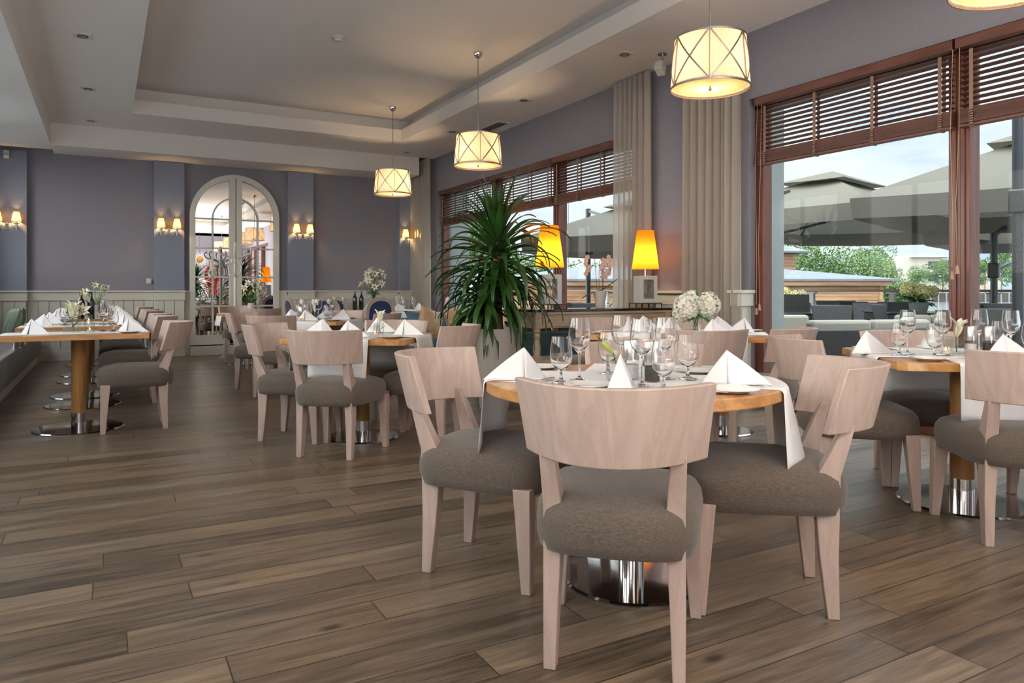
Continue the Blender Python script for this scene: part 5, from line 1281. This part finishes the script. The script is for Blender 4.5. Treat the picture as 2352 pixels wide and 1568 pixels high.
# a person in a red sweater, arms raised, standing behind the camera and visible in the mirror
def person():
    t = thing('person', 'person in a red sweater with both arms raised, reflected in the arched mirror', 'person', (3.36, -1.6, 0))
    me = bpy.data.meshes.new('body'); bmn = bmesh.new()
    J = {'pel': (0, 0, .95, .15, .11), 'wai': (0, 0, 1.10, .13, .10), 'che': (0, 0, 1.32, .16, .11), 'nec': (0, .01, 1.50, .055, .055), 'hd0': (0, .02, 1.58, .075, .085), 'hd1': (0, .02, 1.69, .08, .095), 'hd2': (0, .01, 1.76, .05, .06)}
    for s, k in ((-1, 'L'), (1, 'R')):
        J['hip'+k] = (s*.09, 0, .90, .095, .095); J['kne'+k] = (s*.10, .02, .50, .060, .065); J['ank'+k] = (s*.10, -.02, .10, .04, .045); J['toe'+k] = (s*.11, .16, .035, .04, .03)
        J['sho'+k] = (s*.18, 0, 1.44, .062, .062); J['elb'+k] = (s*.21, .10, 1.72, .042, .042); J['wri'+k] = (s*.12, .14, 1.96, .028, .028); J['pal'+k] = (s*.11, .145, 2.04, .036, .02)
    EE = [('pel', 'wai'), ('wai', 'che'), ('che', 'nec'), ('nec', 'hd0'), ('hd0', 'hd1'), ('hd1', 'hd2')]
    for k in 'LR': EE += [('pel', 'hip'+k), ('hip'+k, 'kne'+k), ('kne'+k, 'ank'+k), ('ank'+k, 'toe'+k), ('che', 'sho'+k), ('sho'+k, 'elb'+k), ('elb'+k, 'wri'+k), ('wri'+k, 'pal'+k)]
    for s, k in ((-1, 'L'), (1, 'R')):
        for f, (dx, dz, nb) in enumerate(((-.028, .07, 2), (-.010, .085, 2), (.010, .082, 2), (.028, .066, 2))):
            x0, y0, z0 = J['pal'+k][:3]
            J[f'f{k}{f}a'] = (x0+dx, y0+.005, z0+.035, .010, .010); J[f'f{k}{f}b'] = (x0+dx*1.15, y0+.015, z0+dz, .008, .008)
            EE += [('pal'+k, f'f{k}{f}a'), (f'f{k}{f}a', f'f{k}{f}b')]
        J['t'+k] = (x0-s*.045, y0+.02, z0+.02, .010, .010); EE.append(('pal'+k, 't'+k))
    keys = list(J); idx = {k: i for i, k in enumerate(keys)}
    me.from_pydata([J[k][:3] for k in keys], [(idx[a], idx[b]) for a, b in EE], [])
    o = bpy.data.objects.new('body', me); COL.objects.link(o); o.parent = t
    md = o.modifiers.new('skin', 'SKIN'); md.use_smooth_shade = True
    for k in keys: me.skin_vertices[0].data[idx[k]].radius = J[k][3:5]
    me.skin_vertices[0].data[0].use_root = True
    sb = o.modifiers.new('sub', 'SUBSURF'); sb.levels = 1; sb.render_levels = 2
    me.materials.append(M['skin'])
    m = MB()
    def ell(z, rx, ry, cx=0, cy=0, n=24): return [(cx+rx*math.cos(2*PI*k/n), cy+ry*math.sin(2*PI*k/n), z) for k in range(n)]
    m.loft([ell(.93, .185, .135), ell(1.0, .18, .13), ell(1.15, .17, .125), ell(1.32, .195, .135), ell(1.43, .19, .115), ell(1.50, .10, .085), ell(1.53, .07, .07)], cap=False)
    for s in (-1, 1): m.tube([(s*.13, 0, 1.40), (s*.19, .01, 1.46), (s*.215, .10, 1.72), (s*.13, .138, 1.92)], [.075, .080, .060, .042], 14, cap=False)
    m.build('sweater', 'red', t, ang=80)
    m = MB(); m.loft([ell(.98, .165, .125), ell(.90, .18, .13), ell(.82, .175, .125)], cap=False)
    for s in (-1, 1): m.loft([ell(.86, .105, .12, s*.085), ell(.50, .078, .085, s*.10, .02), ell(.08, .065, .07, s*.10, -.01)], cap=False)
    m.build('trousers', 'denim', t, ang=80)
    m = MB(); m.ball((0, .0, 1.695), .105, 16, 12, (.9, 1., 1.02)); m.v = [(x, min(y, .055) if z < 1.73 else y, max(z, 1.60)) for x, y, z in m.v]; m.build('hair', 'hair', t)
    m = MB()
    for s in (-1, 1): m.ball((s*.032, .112, 1.675), .011); m.ball((s*.085, .02, 1.66), .018, 8, 6, (.4, .8, 1.2))
    m.ball((0, .122, 1.645), .014, 8, 6, (.8, 1, 1.4)); m.ball((0, .108, 1.605), .018, 8, 6, (1.3, .5, .4)); m.build('face_features', 'skin', t)
    for s in (-1, 1): MB().box((s*.11, .05, .04), (.09, .26, .08)).build('shoe', 'dark', t, bevel=.02)
    return t
person()
# ================================================================== OUTSIDE
def Dp(px, d, z=0.):
    """point seen at column px of the photo at depth d in front of the camera"""
    l = (px-1176)/1668*d
    return Vector((d*sY+l*cY, d*cY-l*sY, z))
def zat(py, d): return 1.08-(py-667)*d/1668
M['deck'] = wood('grey_deck_boards', (.10, .095, .09), (.17, .16, .15), .7, 'y', 2., 6)
M['render'] = mat('pale_grey_render', (.30, .34, .33), .85, var=.06, vscale=4)
M['canvas'] = cloth_translucent('taupe_canvas', (.14, .133, .112), 0., .16)
M['pole'] = mat('anthracite_pole', (.045, .05, .058), .4, .3)
M['wicker'] = mat('dark_wicker', (.022, .019, .019), .55, bump=1.0, bscale=90, var=.5, vscale=80)
M['wicker_g'] = mat('grey_wicker', (.075, .078, .088), .55, bump=1.0, bscale=90, var=.4, vscale=80)
M['cushion_w'] = mat('cream_outdoor_cushion', (.28, .265, .22), .8)
M['rail'] = mat('brown_handrail', (.085, .055, .045), .5)
M['metal_g'] = mat('grey_metal', (.20, .21, .21), .5, .2)
M['larch'] = wood('larch_boards', (.21, .115, .055), (.36, .22, .12), .7, 'x', 1., 5)
M['larch_d'] = wood('larch_boards_weathered', (.14, .08, .045), (.24, .15, .09), .7, 'x', 1., 5)
M['slate'] = mat('grey_roof_felt', (.105, .118, .13), .8, var=.12, vscale=3)
M['water'] = mat('lake_water', (.20, .22, .24), .12, bump=.6, bscale=3., spec=.8)
M['quay'] = mat('timber_quay', (.055, .05, .045), .9, var=.4, vscale=1.)
M['grass'] = mat('bank_grass', (.055, .085, .03), .95)
M['tleaf'] = mat('tree_leaf_mid', (.045, .110, .016), .6, var=.45, vscale=.35)
M['tleaf_l'] = mat('tree_leaf_willow', (.085, .155, .045), .6, var=.35, vscale=.35)
M['concrete'] = mat('pale_concrete', (.30, .29, .265), .8)
M['glass_d'] = mat('dark_window', (.03, .035, .05), .15)
M['boat'] = mat('white_boat', (.35, .36, .37), .4)
M['tglass'] = mat('green_table_glass', (.05, .075, .07), .08)
# terrace and building edge
m = MB(); n = 60
for k in range(n): m.box((5.60+.135*(k+.5), 7., -.03), (.13, 30, .06))
tag(m.build('terrace_deck', 'deck', smooth=False), kind='structure')
tag(MB().box((9.6, 7, -.35), (8.0, 30, .5)).build('terrace_base', 'quay', smooth=False), kind='structure')
m = MB().box((5.86, 5.17, 1.9), (.22, .26, 3.9)); m.box((5.80, 12.75, 1.9), (.44, .70, 3.9)); m.box((5.86, -1.1, 1.9), (.22, .5, 3.9))
tag(m.build('wall_outer', 'render', smooth=False), kind='structure')
RX = 13.45
t = thing('terrace_railing', 'brown handrail on grey posts along the far edge of the terrace', 'railing', (RX, 10, 0))
MB().box((0, -.5, 1.075), (.14, 21.5, .045)).build('handrail', 'rail', t, bevel=.01)
for k in range(-6, 5): MB().box((0, .6+1.85*k, .53), (.07, .11, 1.05)).box((0, .6+1.85*k, 1.03), (.10, .20, .03)).build('post', 'metal_g', t)
# water, far bank
o = MB().box((150, 60, -1.4), (420, 420, .3)).build('lake', 'water', smooth=False); tag(o, kind='structure')
bank = thing('far_quay', 'low dark timber quay wall along the far side of the lake', 'quay', Dp(1700, 150, 0), -YAW)
m = MB().box((40, 0, -.35), (360, 3, 1.9)); m.build('quay_wall', 'quay', bank, smooth=False)
m = MB()
for k in range(150): m.box((-80+k*1.6, -1.6, -.3), (.25, .3, 2.0))
m.build('quay_posts', 'metal_g', bank, smooth=False)
MB().box((40, 40, .45), (380, 78, .3)).build('bank', 'grass', bank, smooth=False)
# trees
rt = random.Random(31)
def tree_mesh(seed, n, leaf, blobs, name):
    rd = random.Random(seed); m = MB(); B_ = []
    for _ in range(blobs):
        a = rd.uniform(0, 2*PI); r = rd.uniform(0, .36); z = rd.uniform(.28, .86)
        B_.append((r*math.cos(a), r*math.sin(a), z, rd.uniform(.14, .26)*(1.15-.5*abs(z-.5))))
    for k in range(n):
        bx_, by_, bz_, br = B_[k % blobs]; a = rd.uniform(0, 2*PI); c = rd.uniform(-1, 1); q = math.sqrt(1-c*c); r = br*rd.uniform(.72, 1.05)
        p = Vector((bx_+r*q*math.cos(a), by_+r*q*math.sin(a), bz_+r*c*.85)); d1 = Vector((rd.uniform(-1, 1), rd.uniform(-1, 1), rd.uniform(-.6, .6))).normalized(); d2 = d1.cross(Vector((rd.uniform(-1, 1), rd.uniform(-1, 1), rd.uniform(-1, 1)))).normalized(); s_ = leaf*rd.uniform(.6, 1.3)
        m.add([p-d1*s_, p-d2*s_*.7, p+d1*s_, p+d2*s_*.7], [(0, 1, 2, 3)])
    return m
def tree(loc, h, wd, label, seed, leafm='tleaf', n=2600, leaf=.021, trunk=True, blobs=16):
    key = 'tree%s%d' % (leafm, seed)
    if key not in PROTO:
        t = thing('tree', label, 'tree', (0, 0, 0)); tree_mesh(seed, n, leaf, blobs, 'foliage').build('foliage', leafm, t, smooth=False, fix=False)
        MB().tube([(0, 0, 0), (.01, 0, .3), (-.01, .01, .7)], [.022, .017, .006], 6).build('trunk', 'bark', t)
        PROTO[key] = t; o = t
    else: o = copy_tree(PROTO[key])
    o.location = loc; o.scale = (wd, wd, h); o.rotation_euler = (0, 0, rt.uniform(0, 6)); o['label'] = label; o['group'] = 'trees across the water'
    return o
TS = [(1800, 92, 548, 'tleaf', 'second tree from the thick column, top hidden by the parasol', 1.0), (1858, 80, 556, 'tleaf', 'dark bushy tree right of the boathouse roof', 1.2), (1925, 84, 560, 'tleaf', 'dense tree behind the upper corner of the boathouse', 1.1),
      (1985, 78, 566, 'tleaf_l', 'grey green willow between boathouse and pale building', 1.1), (2040, 76, 590, 'tleaf_l', 'smaller willow drooping over the water', .8), (2015, 104, 560, 'tleaf', 'tall thin tree behind the willow', 1.0),
      (2105, 140, 606, 'tleaf', 'round tree in front of the pale building, left one', 1.2), (2165, 140, 596, 'tleaf', 'round tree in front of the pale building, right one', 1.2),
      (2262, 120, 592, 'tleaf', 'tree right of the thick window post', 1.2), (2300, 125, 558, 'tleaf', 'tall poplar beside the parasol pole at the right edge', .7), (2345, 118, 580, 'tleaf', 'tree at the right edge of the photo', 1.1), (2395, 125, 560, 'tleaf', 'tree beyond the right edge of the photo', .9),
      (1075, 42, 470, 'tleaf_l', 'loose tree behind the left pane of the far window', .9), (1165, 60, 560, 'tleaf', 'tree behind the yucca leaves in the far window', 1.2), (1315, 75, 592, 'tleaf', 'low tree between the orange lamp and the orchid', 1.6), (1420, 75, 590, 'tleaf', 'low tree behind the orchid', 1.5),
      (1230, 72, 585, 'tleaf', 'tree behind the left orange lamp', 1.3), (1745, 96, 550, 'tleaf', 'tree hidden by the outer column', 1.)]
for k, (px_, d, py_, lm, lb, wf) in enumerate(TS):
    z0 = -1.1 if d < 100 else .5; h = (zat(py_, d)-z0)/.98
    tree(Dp(px_, d, z0), h, h*.78*wf, lb, (k % 4)+(10 if lm == 'tleaf_l' else 0), lm)
# low hedge of shrubs under the trees
for k, (px_, d, w_) in enumerate(((1900, 74, 7), (1990, 72, 6), (2060, 72, 5), (1300, 62, 9), (1400, 62, 9))):
    o = tree(Dp(px_, d, -1.6), 4.2, w_*1.2, 'low shrub on the bank, '+('right behind the upper corner of the boathouse', 'below the grey green willow', 'at the right corner of the boathouse', 'behind the boathouse roof in the far window, left', 'behind the boathouse roof in the far window, right')[k], 2)
    o['group'] = 'shrubs on the bank'
# pale building
b = thing('apartment_building', 'pale modern building with dark window bays beyond the lake', 'building', Dp(2135, 165, .5), -YAW)
m = MB().box((-2.6, 4, 4.1), (9.5, 10, 8.2)); m.box((9, 6, 3.7), (14, 12, 7.4)); m.box((0, 3.5, 8.3), (10, 11, .5)); m.build('walls', 'concrete', b, smooth=False)
for x, z in ((.2, 6.3), (.2, 3.6), (4.5, 6.3), (4.5, 3.6), (8.0, 5.6), (8.0, 2.9), (11.5, 5.6), (11.5, 2.9)): MB().box((x, -1.05 if x < 4 else -.1, z), (2.2, .3, 1.7)).build('window', 'glass_d', b, smooth=False)
# boats
for k, (px_, d, lb) in enumerate(((2040, 52, 'small motor boat on the lake left of the potted flowers'), (2068, 95, 'white moored boat behind the railing post'))):
    t = thing('boat', lb, 'boat', Dp(px_, d, -1.25), -YAW+.2)
    MB().loft([[(-2.6, -.7, 0), (-2.6, .7, 0), (-2.6, .8, .7), (-2.6, -.8, .7)], [(1., -.7, 0), (1., .7, 0), (1., .85, .75), (1., -.85, .75)], [(3., -.05, .3), (3., .05, .3), (3.2, .05, .95), (3.2, -.05, .95)]]).build('hull', 'boat', t)
    MB().box((-.4, 0, 1.0), (1.6, 1.0, .5)).build('cabin', 'glass_d', t, bevel=.05)
# masts seen in the far window
for px_, d, top, lb in ((1303, 45, 440, 'thin boat mast behind the left orange lamp'), (1338, 48, 480, 'slanted boat mast left of the parasol pole')):
    p = Dp(px_, d, -1.2); o = MB().tube([(0, 0, 0), (.0, 0, zat(top, d)+1.2)], .09, 6).build('mast', 'metal_g'); o.location = p; o.rotation_euler = (0, .03 if px_ > 1320 else 0, 0); tag(o, lb, 'mast')
# boathouse
t = thing('boathouse', 'low wooden boathouse with grey felt roofs on the water', 'building', Dp(2026, 26, 0), -YAW)
W0 = 13.8
def planks(m, x0, x1, y, z0, z1, st=.13):
    n = int((z1-z0)/st)
    for k in range(n): m.box(((x0+x1)/2, y-.012, z0+st*(k+.5)), (x1-x0, .03, st-.02))
m = MB().box((-W0/2, 3.5, .05), (W0, 7, 2.6)); planks(m, -W0, 0, 0, -1.1, 1.30); m.box((-.06, -.03, .1), (.14, .08, 2.5)); m.build('larch_wall', 'larch', t, smooth=False)
m = MB().box((-W0/2, -.32, 1.34), (W0+.4, .06, .17)); m.build('fascia_board', 'larch_d', t)
def hip(m, x0, x1, y0, y1, z0, z1, ins):
    xs = (x0, x1, x1, x0); ys = (y0, y0, y1, y1)
    m.add([(x0, y0, z0), (x1, y0, z0), (x1, y1, z0), (x0, y1, z0), (x0, y0, z0+.07), (x1, y0, z0+.07), (x1, y1, z0+.07), (x0, y1, z0+.07), (x0+ins, y0+ins, z1), (x1-ins, y0+ins, z1), (x1-ins, y1-ins, z1), (x0+ins, y1-ins, z1)],
          [(3, 2, 1, 0), (0, 1, 5, 4), (1, 2, 6, 5), (2, 3, 7, 6), (3, 0, 4, 7), (4, 5, 9, 8), (5, 6, 10, 9), (6, 7, 11, 10), (7, 4, 8, 11), (8, 9, 10, 11)])
m = MB(); hip(m, -W0-.4, .42, -.42, 7.4, 1.42, 2.02, 3.6); m.build('roof', 'slate', t, smooth=False)
m = MB().box((-5.2, 5.6, 2.0), (7.0, 4.0, 1.3)); planks(m, -8.7, -1.7, 3.6, 1.55, 2.62); m.build('upper_wall', 'larch_d', t, smooth=False)
m = MB(); hip(m, -9.1, -1.25, 3.1, 8.1, 2.60, 3.5, 2.45); m.build('upper_roof', 'slate', t, smooth=False)
# ---------------------------------------------------------------- parasols
def parasol(cx, cy, rz, half, zrim, zapex, label, mast, tilt=0., val=.27, pole_top=2.75, rpole=.05):
    t = thing('cantilever_parasol', label, 'parasol', (cx, cy, 0), rz, 'square taupe parasols on the terrace')
    R_ = Matrix.Translation((0, 0, zrim)) @ Matrix.Rotation(tilt, 4, Matrix.Rotation(-rz, 3, 'Z') @ Vector((sY, cY, 0))) @ Matrix.Translation((0, 0, -zrim))
    cs = [(-half, -half), (half, -half), (half, half), (-half, half)]
    m = MB()
    def canopy(s0, s1, z0, z1, sag):
        for k in range(4):
            a, b_ = cs[k], cs[(k+1) % 4]
            def fn(u, v):
                r = s0+(s1-s0)*v; x = (a[0]*(1-u)+b_[0]*u)*r; y = (a[1]*(1-u)+b_[1]*u)*r
                z = z0+(z1-z0)*v - sag*math.sin(PI*u)*math.sin(PI*min(1, v*1.0))*1. - sag*.5*math.sin(PI*u)*v
                return (x, y, z)
            m.grid(fn, 12, 8)
    canopy(.14, 1., zapex-.22*(zapex-zrim), zrim, .06); st = len(m.v)
    for k in range(4):      # valance
        a, b_ = cs[k], cs[(k+1) % 4]
        def fn(u, v):
            x = a[0]*(1-u)+b_[0]*u; y = a[1]*(1-u)+b_[1]*u; w2 = 1-.012*v+.008*v*math.sin(u*19+k)
            return (x*w2, y*w2, zrim-.03*math.sin(PI*u)-val*v)
        m.grid(fn, 24, 3)
    m.xf(R_); m.build('canopy', 'canvas', t, ang=25, fix=False)
    m = MB(); canopy(.0, .34, zapex, zapex-.30*(zapex-zrim)+.02, .02); m.xf(R_); m.build('vent_flap', 'canvas', t, ang=25, fix=False)
    for k in range(4):
        m = MB().bar((0, 0, zapex-.16), (cs[k][0]*.99, cs[k][1]*.99, zrim-.02), .03); m.xf(R_); m.build('rib', 'pole', t)
    Ri = Matrix.Rotation(-rz, 3, 'Z'); mp_ = Ri @ Vector((mast[0]-cx, mast[1]-cy, 0))
    m = MB().tube([(mp_.x, mp_.y, 0), (mp_.x, mp_.y, pole_top)], rpole, 12); m.box((mp_.x, mp_.y, .04), (.7, .7, .08)); m.build('mast', 'pole', t)
    MB().box((mp_.x, mp_.y, pole_top*.70), (.15, .15, .24)).build('crank_box', 'pole', t, bevel=.02)
    hub = R_ @ Vector((mp_.x*.45, mp_.y*.45, zrim+(zapex-zrim)*.52))
    MB().bar((mp_.x, mp_.y, pole_top-.04), hub, .05).build('arm', 'pole', t)
    MB().bar((mp_.x, mp_.y, pole_top*.70), R_ @ Vector((0, 0, zrim-.0)), .045).build('lower_arm', 'pole', t)
    return t
c_ = Dp(1905, 14.0); ax = PI/4-YAW
q = Dp(1690, 13.6); parasol(c_.x, c_.y, math.radians(-YAW*57.3-45-12), 2.1, 2.42, 3.38, 'large taupe parasol with a small vent roof, in the middle of the near window', (q.x, q.y), tilt=.06)
c_ = Dp(2425, 9.8); q = Dp(2338, 7.2); parasol(c_.x, c_.y, math.radians(-YAW*57.3-45+2), 2.0, 2.31, 3.35, 'taupe parasol overhanging the top right, its dark mast near the right edge', (q.x, q.y), pole_top=2.80)
c_ = Dp(2490, 14.0); q = Dp(2283, 11.6); parasol(c_.x, c_.y, math.radians(-YAW*57.3-45), 2.2, 2.22, 3.2, 'farther taupe parasol low behind the mast at the right edge', (q.x, q.y), pole_top=2.0)
c_ = Dp(1480, 13.2); q = Dp(1351, 14.6); parasol(c_.x, c_.y, math.radians(-YAW*57.3-45+6), 1.6, 2.02, 2.80, 'taupe parasol behind the orchid in the far window', (q.x, q.y), pole_top=2.72)
# ---------------------------------------------------------------- wicker furniture
def wicker_chair(mt='wicker'):
    t = thing('wicker_chair', 'x', 'chair')
    m = MB().loft([[(-.23, -.02, .40), (.23, -.02, .40), (.23, .03, .40), (-.23, .03, .40)], [(-.24, -.07, .65), (.24, -.07, .65), (.24, -.03, .65), (-.24, -.03, .65)], [(-.27, -.13, .88), (.27, -.13, .88), (.27, -.095, .88), (-.27, -.095, .88)]])
    m.build('backrest', mt, t, bevel=.012)
    MB().box((0, .22, .41), (.48, .48, .09)).build('seat', mt, t, bevel=.02)
    for sx in (-1, 1):
        for y in (.0, .43): MB().bar((sx*.21, y, .38), (sx*.225, y+(-.03 if y < .1 else .02), 0), .045).build('leg', mt, t)
    return t
WCH = [(1826, 11.6, 190, 'wicker', 'dark wicker chair left of the others, seen from behind'), (1912, 9.9, 200, 'wicker', 'dark wicker chair with wide back, in front of the boathouse wall'), (1910, 14.0, 170, 'wicker_g', 'small grey wicker chair by the railing, left'),
       (1956, 14.4, 150, 'wicker_g', 'grey wicker chair by the railing behind another chair'), (1966, 12.8, 180, 'wicker', 'dark wicker chair left of the glass table'), (1996, 12.0, 215, 'wicker_g', 'grey wicker chair in front of the corner of the boathouse'),
       (2051, 12.9, 20, 'wicker_g', 'pale grey wicker chair in front of the water'), (2034, 10.4, 100, 'wicker_g', 'grey wicker chair seen from the side at the glass table'),
       (2260, 11.4, 190, 'wicker_g', 'grey wicker chair right of the thick window post'), (2308, 11.2, 170, 'wicker_g', 'grey wicker chair beside the parasol mast'), (2296, 8.0, 215, 'wicker', 'dark wicker chair nearest the right window pane'),
       (1795, 12.6, 10, 'wicker_g', 'light wicker chair under the potted flowers at the left'), (1352, 11.5, 180, 'wicker', 'wicker chair seen through the far window beside the orchid'), (1300, 12.0, 200, 'wicker', 'wicker chair seen through the far window behind the left lamp')]
for px_, d, f, mt, lb in WCH:
    p = Dp(px_, d)
    inst('wch'+mt, (lambda mt=mt: wicker_chair(mt)), p, -YAW+math.radians(180-f+180), lb, 'wicker chairs on the terrace')
def glass_table(px_, d, w_, dd, label, rz=0):
    t = thing('terrace_table', label, 'table', Dp(px_, d), -YAW+rz)
    MB().box((0, 0, .745), (w_, dd, .012)).build('glass_top', 'tglass', t); MB().box((0, 0, .68), (w_-.04, dd-.04, .11)).build('wicker_frame', 'wicker', t, bevel=.01)
    for sx in (-1, 1):
        for sy in (-1, 1): MB().box((sx*(w_/2-.06), sy*(dd/2-.06), .31), (.07, .07, .63)).build('leg', 'wicker', t)
glass_table(1824, 10.9, .60, .8, 'dark wicker table with glass top at the left of the terrace')
glass_table(2110, 11.2, 1.3, .9, 'dark wicker table with glass top carrying potted flowers', .1)
def wicker_sofa(px_, d, w_, f, label, cush):
    t = thing('wicker_sofa', label, 'sofa', Dp(px_, d), f)
    MB().box((0, 0, .17), (w_, .85, .26)).build('base', 'wicker', t, bevel=.02); MB().box((0, -.38, .40), (w_, .10, .54)).build('backrest', 'wicker', t, bevel=.02)
    for s in (-1, 1): MB().box((s*(w_/2-.05), .02, .34), (.10, .80, .42)).build('arm', 'wicker', t, bevel=.02)
    MB().box((0, .06, .36), (w_-.22, .72, .13)).build('seat_cushion', 'cushion_w', t, bevel=.04)
    n = max(1, round(w_/.7))
    for k in range(n): MB().box((-w_/2+.12+(w_-.24)*(k+.5)/n, -.25, .58), ((w_-.24)/n-.02, .15, .36)).build('back_cushion', 'cushion_w', t, bevel=.04)
    return t
wicker_sofa(1960, 8.2, 1.75, -YAW+.22, 'dark wicker sofa with cream cushions right outside the near window', 1)
wicker_sofa(1825, 9.3, .80, -YAW+PI, 'wicker armchair with cream cushion at the left of the near window', 1)
wicker_sofa(2165, 9.4, 1.2, -YAW+PI+.1, 'low dark wicker sofa left of the thick window post', 1)
# potted hydrangeas
for px_, d, z, lb, sc_ in ((1815, 11.8, .70, 'pot of faded cream hydrangeas at the left of the terrace', 1.1), (2110, 11.2, .752, 'pot of faded cream hydrangeas on the glass table', 1.15)):
    t = thing('potted_hydrangea', lb, 'plant', Dp(px_, d, z), -YAW); t.scale = (sc_,)*3
    if z < .72: MB().box((0, 0, -.20), (.40, .40, .98)).build('plinth', 'wicker', t)
    MB().lathe([(0, 0), (.10, 0), (.13, .13), (.12, .13), (0, .11)], seg=20).build('pot', 'metal_g', t)
    rd = random.Random(int(px_))
    for k in range(7):
        a = k*2.4; r = .17 if k else 0; m = MB(); hydrangea_ball(m, (r*math.cos(a), r*math.sin(a)*.7, .24+rd.uniform(0, .10)), .075, rd, 60, .022); m.build('hydrangea_head', 'petal_h', t, smooth=False, fix=False)
    m = MB()
    for k in range(26): a = rd.uniform(0, 6.28); leaf_blade(m, (.04*math.cos(a), .04*math.sin(a), .13), (.24*math.cos(a), .2*math.sin(a), .13+rd.uniform(-.04, .16)), .08, .03)
    m.build('leaves', 'leaf2', t, fix=False)
# stuff in the far window: garden shrubs by the boathouse
o = tree(Dp(1440, 16.5, -.1), 1.1, 1.4, 'flowering shrub outside the far window behind the orchid pot', 1, 'tleaf_l'); o['group'] = 'terrace shrubs'
